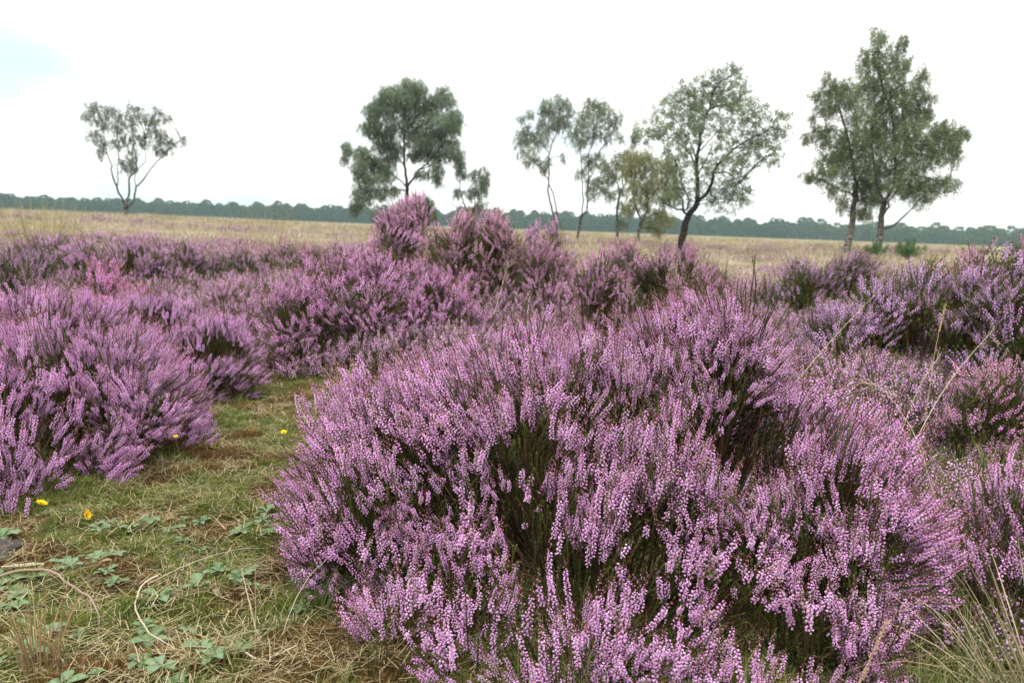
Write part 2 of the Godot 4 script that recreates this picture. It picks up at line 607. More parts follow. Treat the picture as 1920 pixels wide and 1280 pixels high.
func stalk(label: String, pts: Array, r: float, col: Color, head := "") -> void:
	var foot: Vector3 = pts[0]
	var root := thing("grass_stalk", label, "grass stalk", foot)
	var cv := Curve3D.new()
	for i in pts.size():
		var t: Vector3 = (pts[mini(i + 1, pts.size() - 1)] - pts[maxi(i - 1, 0)]) * 0.3
		cv.add_point(pts[i] - foot, -t, t)
	var dense := []
	cv.bake_interval = 0.004
	for i in 25:
		dense.append(cv.sample_baked(cv.get_baked_length() * i / 24.0, true) + any_dir() * r * 0.5)
	var b := Builder.new()
	b.tube(dense, r, r * 0.45, 5, col, col)
	part("stem", b.commit(M.straw), root)
	var tip: Vector3 = dense[24]
	var d: Vector3 = (dense[24] - dense[21]).normalized()
	if head == "panicle":
		var h := Builder.new()
		for i in 16:
			var p := tip - d * 0.11 * (i / 16.0)
			var o := (any_dir() + d * 1.2).normalized()
			var q := p + o * rr(0.02, 0.05)
			h.tube([p, (p + q) * 0.5 + Vector3(0, 0.004, 0), q], 0.0004, 0.0003, 3, col, col)
			h.lump(q, o, 0.0012, 0.007, col, shade(col, 0.2), 0.0)
		part("seed_head", h.commit(M.straw), root)
	elif head == "spike":
		var h := Builder.new()
		for i in 70:
			var p := tip - d * 0.10 * (i / 70.0)
			h.lump(p, (any_dir() + d).normalized(), 0.0018, 0.006, shade(col, 0.3), shade(col * 1.15, 0.25), 0.0)
		part("seed_head", h.commit(M.straw), root)


func leaf_shape(l: float, w: float, lift: float, col: Color) -> ArrayMesh:
	var b := Builder.new()
	var n := 6
	var vein := col.lerp(Color(0.30, 0.38, 0.25), 0.35)
	var prev := []
	for i in n + 1:
		var f := float(i) / n
		var ww := w * (0.16 + 0.84 * sin(PI * pow(f, 1.5))) * (1.0 if i < n else 0.0)
		if i == 0: ww = w * 0.16
		var y := lift * l * (f - 0.9 * f * f)
		var row := [Vector3(f * l, y + ww * 0.28, -ww), Vector3(f * l, y, 0), Vector3(f * l, y + ww * 0.28, ww)]
		if i > 0:
			for k in 2:
				var a: Vector3 = prev[k]
				var c: Vector3 = prev[k + 1]
				var d: Vector3 = row[k + 1]
				var e: Vector3 = row[k]
				var m := (c - a).cross(d - a).normalized()
				if m.y < 0.0: m = -m
				b.tri(a, c, d, m, m, m, col if k == 0 else vein, vein if k == 0 else col, vein if k == 0 else col)
				b.tri(a, d, e, m, m, m, col if k == 0 else vein, vein if k == 0 else col, col if k == 0 else vein)
		prev = row
	return b.commit(M.leaf_soft)


# ---------------------------------------------------------------- the scene
func _ready() -> void:
	rng.seed = 20240817
	bumps.seed = 7
	bumps.frequency = 0.35
	bumps.fractal_octaves = 2
	patches.seed = 21
	patches.frequency = 0.5
	patches.fractal_octaves = 2

	# camera
	var cam := Camera3D.new()
	cam.name = "camera"
	add_child(cam)
	cam.position = Vector3(0, 0.75, 0)
	cam.rotation = Vector3(deg_to_rad(-8.2), 0, ROLL)
	var lens := CameraAttributesPhysical.new()
	lens.frustum_focal_length = 27.6
	lens.frustum_focus_distance = 1.6
	lens.frustum_near = 0.05
	lens.frustum_far = 4000.0
	lens.exposure_aperture = 7.0
	cam.attributes = lens
	cam.fov = rad_to_deg(2.0 * atan(640.0 / LENS))
	cam.near = 0.05
	cam.far = 4000.0
	cam.current = true

	# sky, sun, exposure
	var env := Environment.new()
	env.background_mode = Environment.BG_SKY
	var sky := Sky.new()
	var pano := PanoramaSkyMaterial.new()
	pano.panorama = overcast()
	sky.sky_material = pano
	env.sky = sky
	env.tonemap_mode = Environment.TONE_MAPPER_LINEAR
	env.tonemap_exposure = 1.6
	env.sdfgi_enabled = true
	env.ssao_enabled = true
	env.ssil_enabled = true
	env.fog_enabled = true
	env.fog_density = 0.00045
	env.fog_light_color = Color(0.80, 0.93, 0.92)
	var we := WorldEnvironment.new()
	we.name = "environment"
	we.environment = env
	add_child(we)
	var sun := DirectionalLight3D.new()
	sun.name = "sun"
	sun.light_energy = 0.35
	sun.light_color = Color(1.0, 0.97, 0.92)
	sun.light_angular_distance = 25.0
	sun.shadow_enabled = true
	sun.rotation = Vector3(deg_to_rad(-58), deg_to_rad(-25), 0)
	add_child(sun)

	M.petal = material(0.62, 0.35)
	M.leaf = material(0.6, 0.45)
	M.tree_leaf = material(0.6, 0.8)
	M.leaf_soft = material(0.75, 0.3, 0.2)
	M.grass = material(0.7, 0.4)
	M.straw = material(0.7)
	M.wood = material(0.9, 0.0, 0.15)
	var bark_noise := FastNoiseLite.new()
	bark_noise.seed = 4
	bark_noise.frequency = 0.02
	bark_noise.fractal_octaves = 4
	M.bark = material(0.95, 0.0, 0.1)
	M.birch_bark = material(0.9, 0.0, 0.15)
	for m in [M.bark, M.birch_bark]:
		var ramp := Gradient.new()
		ramp.set_color(0, Color(0.35, 0.33, 0.32))
		ramp.set_color(1, Color(1, 1, 1))
		ramp.set_offset(0, 0.38)
		ramp.set_offset(1, 0.62)
		m.albedo_texture = noise_texture(bark_noise, 256, ramp)
		m.uv1_triplanar = true
		m.uv1_scale = Vector3(2.5, 1.6, 2.5)
	M.leaf_spray = make_leaf_spray()

	terrain()
	far_wood()
	trees()
	make_heather_pieces()
	bushes()
	heather_cover()
	field_grass()
	path_plants()


func noise_texture(n: FastNoiseLite, size: int, ramp: Gradient) -> ImageTexture:
	var im := Image.create(size, size, false, Image.FORMAT_RGB8)
	for y in size:
		for x in size:
			# wrap by blending across the edges
			var fx := float(x) / size
			var fy := float(y) / size
			var a := n.get_noise_2d(x, y)
			var b := n.get_noise_2d(x - size, y)
			var c := n.get_noise_2d(x, y - size)
			var d := n.get_noise_2d(x - size, y - size)
			var k := lerpf(lerpf(a, b, fx), lerpf(c, d, fx), fy) * 0.5 + 0.5
			im.set_pixel(x, y, ramp.sample(k))
	return ImageTexture.create_from_image(im)


func overcast() -> ImageTexture:
	var w := 768
	var h := 384
	var im := Image.create(w, h, false, Image.FORMAT_RGBF)
	var n := FastNoiseLite.new()
	n.seed = 12
	n.frequency = 1.4
	n.fractal_octaves = 4
	for y in h:
		var el := PI * (0.5 - (y + 0.5) / h)
		for x in w:
			var az := wrapf(TAU * (x + 0.5) / w, -PI, PI)
			var d := Vector3(sin(az) * cos(el), sin(el), -cos(az) * cos(el))
			var lum := 0.82 + 0.92 * clampf(d.y, 0.0, 1.0)
			var q := d / (maxf(d.y, 0.0) + 0.35)
			var k := n.get_noise_3d(q.x * 1.0, 3.0, q.z * 1.0)
			lum *= 1.0 + 0.16 * k
			var gap := smoothstep(0.22, 0.5, n.get_noise_3d(q.x * 0.55 + 17.3, 31.0, q.z * 0.55)) * 0.6
			var e := Vector2((az + 0.68) / 0.42, (el - 0.135 + az * 0.02) / 0.095)
			gap = maxf(gap, smoothstep(1.0, 0.2, e.length() + k * 0.55))
			var c := Color(lum, lum * 0.995, lum * 0.985).lerp(Color(0.45, 0.575, 0.64), clampf(gap, 0, 1))
			if d.y < 0.0:
				c = Color(0.35, 0.33, 0.3)
			im.set_pixel(x, y, c)
	return ImageTexture.create_from_image(im)


func path_weight(x: float, z: float) -> float:
	# the open mossy ground between the two near bushes
	var cx := -0.62 - 0.02 * (z + 1.5)
	return clampf(1.0 - smoothstep(0.75, 1.5, absf(x - cx)), 0, 1) * (1.0 - smoothstep(3.2, 4.2, -z))


func ground_color(x: float, z: float) -> Color:
	var d := sqrt(x * x + z * z)
	var k := patches.get_noise_2d(x * 6.0, z * 6.0) * 0.5 + 0.5
	var k2 := patches.get_noise_2d(x * 24.0 + 30.0, z * 24.0) * 0.5 + 0.5
	var moss := Color(0.11, 0.08, 0.045).lerp(Color(0.15, 0.145, 0.05), smoothstep(0.35, 0.65, k)).lerp(Color(0.20, 0.16, 0.085), smoothstep(0.5, 0.8, k2) * 0.7)
	var soil := Color(0.07, 0.055, 0.035).lerp(Color(0.09, 0.085, 0.035), k)
	var near := soil.lerp(moss, path_weight(x, z))
	var p1 := patches.get_noise_2d(x * 0.35, z * 0.9) * 0.5 + 0.5
	var straw := Color(0.40, 0.33, 0.24).lerp(Color(0.30, 0.27, 0.15), smoothstep(0.4, 0.65, p1))
	var olive := Color(0.25, 0.235, 0.125).lerp(Color(0.36, 0.30, 0.20), smoothstep(0.45, 0.7, patches.get_noise_2d(x * 0.05, z * 0.15) * 0.5 + 0.5))
	var field := straw.lerp(olive, smoothstep(25.0, 60.0, d))
	return near.lerp(field, smoothstep(4.5, 9.0, d))


func terrain() -> void:
	var b := PackedVector3Array()
	var c := PackedColorArray()
	var idx := PackedInt32Array()
	var nx := 301
	var nz := 301
	for j in nz:
		var u := 2.0 * j / (nz - 1) - 1.0
		var z := -2.0 + signf(u) * 0.55 * (exp(7.9 * absf(u)) - 1.0) if absf(u) > 0.0 else -2.0
		for i in nx:
			var w := 2.0 * i / (nx - 1) - 1.0
			var x := -0.3 + signf(w) * 0.55 * (exp(7.9 * absf(w)) - 1.0)
			b.append(Vector3(x, ground(x, z), z))
			c.append(ground_color(x, z))
	for j in nz - 1:
		for i in nx - 1:
			var a := j * nx + i
			idx.append_array([a, a + nx, a + 1, a + 1, a + nx, a + nx + 1])
	var s := []
	s.resize(Mesh.ARRAY_MAX)
	s[Mesh.ARRAY_VERTEX] = b
	s[Mesh.ARRAY_COLOR] = c
	s[Mesh.ARRAY_INDEX] = idx
	var raw := ArrayMesh.new()
	raw.add_surface_from_arrays(Mesh.PRIMITIVE_TRIANGLES, s)
	var st := SurfaceTool.new()
	st.create_from(raw, 0)
	st.generate_normals()
	var m := material(0.95, 0.0, 0.1)
	m.cull_mode = BaseMaterial3D.CULL_BACK
	var n := FastNoiseLite.new()
	n.seed = 31
	n.frequency = 0.05
	n.fractal_octaves = 5
	var ramp := Gradient.new()
	ramp.set_color(0, Color(0.62, 0.6, 0.58))
	ramp.set_color(1, Color(1, 1, 1))
	m.albedo_texture = noise_texture(n, 512, ramp)
	m.uv1_triplanar = true
	m.uv1_world_triplanar = true
	m.uv1_scale = Vector3(1.3, 1.3, 1.3)
	st.set_material(m)
	var o := part("ground", st.commit(), self, Transform3D(), "structure")
	tag(o, "mossy heath soil running out into a wide field of pale dry grass", "ground")


func far_wood() -> void:
	for kind in 2:
		var b := Builder.new()
		for t in 7:
			var cx := (t - 3) * 3.3 + rr(-0.8, 0.8)
			var h := rr(6.0, 11.5) * (0.85 if rng.randf() < 0.4 else 1.0)
			var w := rr(1.9, 3.2)
			var cz := rr(-2.0, 2.0)
			b.tube([Vector3(cx, -0.5, cz), Vector3(cx + rr(-0.2, 0.2), h * 0.7, cz)], 0.18, 0.08, 5, Color(0.09, 0.06, 0.045), Color(0.09, 0.06, 0.045))
			var col := Color(0.034, 0.062, 0.036) if kind == 0 else Color(0.055, 0.085, 0.042)
			var tone := rr(0.7, 1.5)
			for i in 330:
				var f := pow(rng.randf(), 0.9)
				var y := h * lerpf(0.0, 1.0, f)
				var ww := w * (sin(PI * pow(clampf(1.02 - f, 0, 1), 0.6)) * 0.95 + 0.25) * (1.0 if kind == 1 else 0.9)
				var a := rr(0, TAU)
				var r := ww * sqrt(rr(0.35, 1.0))
				var p := Vector3(cx + cos(a) * r, y, cz + sin(a) * r)
				var o := Vector3(cos(a), 0.5, sin(a)).normalized()
				var u := any_dir()
				var v2 := u.cross(any_dir()).normalized()
				var sz := rr(0.35, 0.7)
				var m := u.cross(v2).normalized()
				if m.dot(o) < 0: m = -m
				var cc := shade(col, 0.3) * tone
				b.tri(p + u * sz, p - u * sz * 0.6 + v2 * sz * 0.8, p - u * sz * 0.6 - v2 * sz * 0.8, m, m, m, cc, cc, cc)
				b.tri(p - u * sz, p + u * sz * 0.6 + v2 * sz * 0.8, p + u * sz * 0.3 - v2 * sz * 0.9, m, m, m, cc, cc, cc)
		var mesh := b.commit(M.leaf)
		var where := []
		var tints := []
		for row in 4:
			for i in 60:
				var az := lerpf(-0.95, 0.95, (i + rr(0, 0.8)) / 60.0)
				var split := 0.33 + patches.get_noise_1d(row * 3.0) * 0.1
				if (az > split) != (kind == 1):
					continue
				var d := 455.0 + row * 9.0 + rr(-3, 3)
				var p := Vector3(sin(az) * d, 0, -cos(az) * d)
				p.y = ground(p.x, p.z)
				var s := rr(0.82, 1.12) * lerpf(0.74, 0.96, smoothstep(-0.55, 0.0, az))
				where.append(Transform3D(Basis(Vector3.UP, -az + (PI if rng.randf() < 0.5 else 0.0)).scaled(Vector3(rr(0.9, 1.1), s, 1)), p))
				var k := rr(0.85, 1.15)
				tints.append(Color(k * rr(0.9, 1.3), k * rr(0.95, 1.1), k * 0.9))
		var o := many("far_wood", mesh, where, tints, self)
		tag(o, ["dark bluish pine wood closing the heath along the horizon at left and centre", "paler leafy wood along the horizon behind the right-hand trees"][kind], "wood")


func at(x: float, z: float) -> Vector3:
	return on_ground(x, z)


func trees() -> void:
	tree("small sparse vase-shaped birch alone at far left, forking low into three limbs", at(-16.8, -34.08), 5.332, 497, 1185, [
		[[497, 1185, 497, 1130, 500, 1085], 22, 17],
		[[505, 1085, 515, 1020, 530, 950, 530, 880, 525, 820, 560, 760, 610, 710, 600, 620, 600, 560, 580, 500], 12, 4],
		[[515, 1095, 570, 1040, 585, 960, 600, 880, 650, 840, 690, 790, 740, 720, 800, 640, 870, 580, 950, 490, 1060, 400], 11, 3],
		[[495, 1080, 460, 1000, 420, 930, 405, 880, 370, 790, 350, 720, 360, 670, 310, 560, 290, 450, 280, 330], 11, 3],
		[[410, 890, 420, 800, 410, 700, 430, 600, 425, 480, 410, 380], 6, 2],
		[[600, 715, 690, 640, 700, 570, 680, 490, 690, 420], 5, 2],
		[[600, 870, 585, 810, 600, 750, 605, 700], 5, 3],
		[[525, 790, 510, 740, 460, 690], 5, 2],
		[[600, 600, 640, 560, 680, 480], 4, 2],
	], PackedFloat32Array([190, 110, 80, 60, 120, 170, 60, 60, 330, 110, 60, 50, 440, 140, 70, 50, 580, 110, 80, 60, 270, 230, 90, 90, 420, 270, 90, 80, 560, 230, 90, 80, 710, 190, 80, 50, 780, 240, 70, 50, 760, 330, 80, 60, 820, 120, 60, 40, 895, 170, 25, 45, 945, 165, 20, 35, 180, 370, 80, 60, 260, 470, 60, 70, 250, 550, 40, 40, 430, 450, 80, 80, 570, 400, 90, 80, 680, 420, 70, 60, 870, 330, 70, 60, 840, 420, 70, 60, 950, 420, 70, 60, 1075, 395, 50, 40, 830, 510, 70, 50, 920, 500, 60, 40, 560, 560, 60, 80, 480, 650, 60, 60, 560, 680, 60, 60]), {"density": 0.5, "pale": Color(0.5, 0.48, 0.45), "green": Color(0.95, 0.95, 1.0)})

	tree("broad dense round-crowned tree rising behind the tallest heather bush", at(-4.87, -35.67), 4.266, 552, 1297, [
		[[552, 1297, 548, 1135, 545, 1000, 545, 920], 18, 14],
		[[545, 920, 540, 860, 525, 760, 520, 650, 520, 520, 515, 400, 530, 280, 545, 180], 12, 3],
		[[550, 925, 600, 860, 640, 790, 700, 750, 780, 650, 850, 560, 870, 430], 10, 3],
		[[540, 930, 480, 870, 420, 830, 330, 780], 6, 2],
		[[525, 760, 460, 690, 380, 600, 300, 480], 6, 2],
		[[520, 600, 600, 520, 680, 400, 690, 330], 5, 2],
		[[640, 790, 740, 760, 860, 700], 5, 2],
		[[520, 500, 440, 400, 400, 280], 5, 2],
		[[545, 960, 440, 960, 300, 960, 200, 990], 6, 2],
	], PackedFloat32Array([450, 430, 80, 60, 300, 400, 70, 60, 560, 480, 70, 60, 500, 300, 80, 60, 700, 560, 80, 60, 420, 690, 70, 50, 600, 660, 60, 50, 760, 460, 80, 60, 180, 780, 60, 60, 300, 780, 70, 50, 560, 200, 90, 70, 750, 250, 60, 60, 900, 380, 60, 60, 560, 120, 90, 70, 420, 150, 80, 60, 650, 160, 60, 80, 480, 220, 100, 70, 350, 230, 70, 60, 620, 290, 90, 60, 270, 330, 60, 60, 300, 300, 70, 60, 400, 320, 80, 60, 720, 300, 80, 60, 840, 170, 60, 60, 850, 240, 80, 60, 930, 310, 70, 60, 960, 390, 50, 70, 900, 440, 70, 60, 780, 380, 80, 60, 230, 450, 60, 50, 300, 500, 80, 60, 400, 520, 90, 70, 660, 440, 90, 70, 560, 380, 60, 60, 800, 510, 90, 70, 620, 560, 90, 60, 900, 560, 70, 60, 340, 600, 80, 50, 450, 620, 80, 60, 200, 670, 70, 60, 90, 640, 50, 50, 60, 700, 30, 50, 260, 720, 90, 60, 360, 760, 80, 60, 700, 650, 100, 60, 820, 650, 90, 60, 920, 660, 80, 60, 960, 740, 50, 70, 780, 780, 60, 80, 800, 860, 40, 50, 660, 820, 60, 40, 190, 850, 60, 70, 280, 880, 80, 60, 380, 840, 70, 60, 200, 990, 80, 80, 140, 1080, 50, 70, 320, 970, 80, 50, 440, 960, 60, 40, 700, 1050, 60, 60, 700, 1120, 80, 70]), {"density": 0.95, "birch": false, "pale": Color(0.10, 0.085, 0.07), "green": Color(0.98, 1.1, 1.06)})

	tree("low bushy young tree at the right foot of the broad round-crowned tree", at(-2.14, -35.94), 4.266, 1000, 1314, [
		[[1000, 1314, 1002, 1155, 975, 1090, 960, 1060], 7, 6],
		[[960, 1060, 930, 960, 925, 880, 940, 800], 5, 2],
		[[1001, 1190, 1050, 1080, 1050, 1030, 1060, 900, 1090, 820], 5, 2],
		[[1000, 1200, 990, 1150, 860, 1060, 900, 960], 4, 2],
	], PackedFloat32Array([1110, 850, 60, 80, 1090, 960, 60, 50, 1040, 830, 30, 50, 950, 810, 50, 50, 1020, 960, 40, 60, 1090, 1080, 50, 60, 920, 960, 50, 40, 1040, 1110, 60, 40, 1120, 900, 40, 60]), {"density": 0.7, "green": Color(0.85, 0.95, 0.95)})

	tree("slender leaning birch with bare split stem and crown swept to the left", at(1.87, -35.95), 4.0, 409, 1216, [
		[[409, 1216, 400, 1110], 13, 11],
		[[400, 1110, 380, 1040, 355, 940, 340, 860, 345, 770, 350, 640, 350, 560, 375, 470, 410, 390, 430, 300, 430, 200], 8, 3],
		[[405, 1110, 410, 1030, 395, 950, 385, 890, 350, 820], 5, 4],
		[[345, 770, 320, 740, 300, 690, 240, 640], 4, 2],
		[[350, 560, 290, 480, 230, 420, 180, 380], 4, 2],
		[[410, 390, 320, 320, 280, 240], 4, 2],
	], PackedFloat32Array([430, 110, 50, 50, 490, 140, 40, 50, 330, 150, 60, 50, 390, 190, 80, 60, 500, 210, 50, 50, 300, 210, 50, 50, 190, 240, 40, 40, 130, 270, 40, 25, 420, 270, 80, 50, 290, 300, 40, 40, 380, 330, 70, 50, 480, 300, 60, 50, 300, 360, 60, 60, 180, 380, 60, 50, 210, 450, 70, 50, 150, 430, 50, 50, 100, 480, 40, 40, 290, 450, 60, 50, 140, 560, 40, 40, 220, 540, 50, 40, 260, 620, 70, 40, 310, 660, 40, 40, 190, 620, 40, 40, 340, 610, 30, 40, 460, 600, 20, 50, 320, 700, 20, 30]), {"density": 0.52, "pale": Color(0.42, 0.40, 0.37), "green": Color(1.1, 1.15, 1.1)})

	tree("slender birch forking at knee height, standing right of the leaning split-stemmed birch", at(2.71, -34.89), 4.0, 516, 1222, [
		[[516, 1222, 520, 1195, 540, 1090, 550, 1040], 11, 9],
		[[550, 1040, 560, 960, 555, 850, 545, 740, 545, 640, 545, 540, 560, 420], 5, 2],
		[[550, 1050, 590, 1010, 595, 920, 600, 800, 605, 680, 600, 580, 630, 500, 640, 380, 650, 260], 7, 2],
		[[600, 800, 640, 700, 680, 560], 4, 2],
		[[595, 940, 650, 890, 720, 850], 4, 2],
		[[640, 400, 720, 360, 790, 320], 4, 2],
	], PackedFloat32Array([620, 190, 60, 40, 690, 200, 70, 50, 720, 250, 50, 50, 600, 260, 50, 50, 800, 290, 60, 50, 780, 350, 60, 60, 680, 310, 60, 60, 560, 340, 60, 60, 540, 400, 60, 50, 640, 400, 60, 50, 600, 450, 70, 50, 480, 450, 50, 50, 530, 520, 50, 50, 740, 430, 50, 60, 850, 430, 35, 40, 680, 600, 60, 60, 620, 640, 50, 50, 740, 660, 50, 50, 550, 720, 50, 40, 640, 780, 60, 50, 700, 800, 60, 60, 620, 860, 60, 50, 740, 850, 50, 40, 770, 900, 40, 40, 580, 600, 40, 40]), {"density": 0.52, "pale": Color(0.30, 0.28, 0.26), "green": Color(1.1, 1.15, 1.1)})

	tree("thin small-crowned birch between the slender fork and the yellowish tree", at(4.31, -33.73), 4.0, 822, 1235, [
		[[822, 1235, 825, 1100, 825, 990, 845, 890], 11, 7],
		[[845, 890, 830, 800, 800, 720, 760, 670], 6, 2],
		[[845, 890, 870, 820, 860, 700, 900, 560, 960, 440], 5, 2],
	], PackedFloat32Array([750, 680, 50, 50, 800, 730, 60, 50, 850, 660, 60, 60, 830, 600, 50, 50, 860, 1090, 50, 40, 880, 960, 60, 60, 780, 760, 40, 40, 950, 440, 40, 60, 990, 400, 40, 50, 860, 840, 50, 40]), {"density": 0.5, "pale": Color(0.28, 0.27, 0.25), "green": Color(1.0, 1.0, 0.95)})

	tree("short yellowish-green tree half hidden behind the dark leaning tree", at(5.0, -32.62), 3.2, 228, 1145, [
		[[228, 1145, 240, 1060, 258, 1010], 10, 8],
		[[258, 1010, 230, 950, 210, 880, 205, 820, 190, 700], 6, 2],
		[[258, 1010, 290, 950, 300, 880, 290, 780], 5, 2],
		[[260, 1015, 320, 970, 380, 960], 4, 2],
		[[300, 880, 360, 800, 420, 700], 4, 2],
	], PackedFloat32Array([190, 590, 50, 40, 230, 640, 70, 50, 180, 680, 50, 60, 300, 620, 60, 50, 330, 690, 80, 50, 230, 720, 80, 50, 410, 660, 60, 50, 440, 700, 60, 50, 200, 790, 50, 50, 270, 790, 70, 50, 350, 770, 70, 50, 420, 780, 70, 50, 300, 850, 60, 50, 230, 860, 40, 40, 270, 920, 50, 40, 340, 960, 60, 40, 400, 1000, 50, 50, 310, 1030, 50, 30, 350, 1060, 40, 30, 390, 960, 40, 40, 180, 920, 40, 50, 450, 830, 60, 40, 400, 870, 60, 40]), {"density": 0.62, "pale": Color(0.3, 0.28, 0.26), "green": Color(1.45, 1.3, 0.9)})

	tree("large dark-trunked tree leaning right, its trunk dividing above head height", at(4.92, -23.49), 3.2, 498, 1220, [
		[[498, 1220, 505, 1130, 525, 1040, 545, 990, 580, 950, 598, 905], 23, 16],
		[[598, 905, 600, 800, 595, 720, 600, 620, 615, 530, 635, 440, 650, 370, 680, 320, 700, 220, 740, 140], 14, 3],
		[[595, 915, 650, 865, 685, 800, 690, 740, 720, 690, 770, 640, 830, 590, 920, 540, 1010, 500], 11, 3],
		[[540, 1000, 510, 960, 480, 960, 430, 940, 380, 900], 8, 3],
		[[520, 970, 510, 900, 460, 850, 400, 800], 7, 3],
		[[530, 965, 550, 900, 510, 820, 480, 700], 6, 2],
		[[595, 700, 560, 620, 500, 560, 440, 520, 320, 500], 6, 2],
		[[605, 600, 650, 560, 700, 500, 760, 440], 5, 2],
		[[592, 700, 580, 600, 540, 520, 480, 420], 5, 2],
		[[600, 760, 660, 640, 690, 570], 5, 2],
		[[650, 370, 560, 300, 480, 260], 5, 2],
		[[680, 320, 800, 280, 880, 300], 5, 2],
		[[690, 740, 780, 740, 850, 800], 5, 2],
		[[720, 150, 800, 110, 840, 60], 4, 2],
	], PackedFloat32Array([840, 60, 40, 40, 820, 110, 50, 50, 900, 150, 40, 30, 710, 110, 60, 50, 760, 170, 60, 50, 620, 160, 60, 50, 530, 180, 60, 50, 680, 210, 70, 50, 560, 250, 70, 50, 460, 260, 50, 50, 420, 300, 40, 30, 780, 240, 60, 60, 870, 240, 40, 60, 880, 310, 50, 40, 700, 290, 60, 40, 800, 310, 60, 40, 540, 330, 60, 40, 610, 310, 50, 40, 640, 370, 60, 40, 360, 360, 40, 40, 440, 400, 50, 40, 830, 370, 60, 40, 910, 390, 70, 40, 950, 420, 40, 30, 520, 440, 60, 50, 380, 460, 60, 50, 290, 490, 60, 50, 360, 530, 60, 40, 580, 480, 60, 60, 690, 450, 70, 40, 540, 530, 60, 50, 460, 510, 60, 40, 800, 470, 60, 40, 900, 470, 50, 50, 1050, 460, 50, 50, 1080, 510, 30, 50, 950, 520, 60, 40, 1010, 560, 50, 50, 1040, 640, 40, 60, 960, 610, 60, 50, 870, 580, 60, 50, 760, 560, 60, 40, 700, 620, 60, 40, 800, 660, 60, 50, 900, 670, 50, 50, 1000, 680, 30, 40, 640, 700, 60, 50, 760, 740, 70, 60, 850, 790, 50, 60, 830, 850, 60, 50, 750, 850, 60, 50, 870, 890, 50, 40, 700, 910, 50, 40, 640, 790, 50, 50, 760, 940, 50, 40, 450, 620, 60, 50, 470, 680, 60, 40, 470, 780, 60, 50, 540, 860, 50, 50, 480, 880, 60, 40, 430, 900, 60, 40, 520, 640, 40, 40, 580, 380, 60, 50]), {"density": 0.5, "birch": false, "pale": Color(0.085, 0.07, 0.06), "dark": Color(0.05, 0.042, 0.038), "weep": false, "green": Color(0.95, 1.05, 0.9)})

	tree("birch with patchy whitish lower trunk, the left one of the close pair at right", at(11.59, -27.67), 2.909, 275, 1235, [
		[[275, 1235, 290, 1150, 305, 1080, 310, 1000, 325, 920, 325, 860], 20, 12],
		[[325, 860, 310, 760, 290, 640, 250, 500, 220, 380, 190, 300], 9, 2],
		[[325, 860, 370, 780, 380, 680, 400, 560], 8, 2],
		[[318, 920, 230, 880, 140, 830, 60, 800], 4, 2],
		[[320, 960, 390, 920], 4, 2],
		[[290, 640, 200, 560, 100, 580], 4, 2],
		[[300, 700, 340, 560, 310, 420], 5, 2],
	], PackedFloat32Array([180, 290, 30, 40, 220, 330, 60, 50, 140, 370, 60, 40, 280, 320, 60, 50, 160, 430, 60, 40, 240, 400, 70, 50, 90, 490, 25, 30, 190, 470, 50, 40, 310, 400, 60, 60, 320, 500, 60, 60, 170, 560, 50, 50, 110, 570, 50, 40, 60, 610, 40, 30, 150, 620, 40, 40, 250, 620, 70, 60, 330, 600, 80, 70, 200, 680, 70, 60, 280, 700, 80, 60, 370, 680, 80, 60, 160, 740, 60, 50, 240, 770, 70, 50, 330, 780, 80, 60, 60, 800, 50, 30, 120, 790, 50, 40, 180, 840, 50, 40, 270, 850, 60, 40, 390, 800, 60, 60, 370, 880, 70, 50, 380, 950, 60, 50, 350, 1000, 50, 40, 260, 940, 40, 40, 250, 980, 30, 30, 400, 840, 60, 60, 420, 560, 60, 60, 200, 890, 30, 30, 390, 1020, 40, 30]), {"density": 0.6, "pale": Color(0.42, 0.40, 0.37), "green": Color(1.1, 1.1, 0.85)})

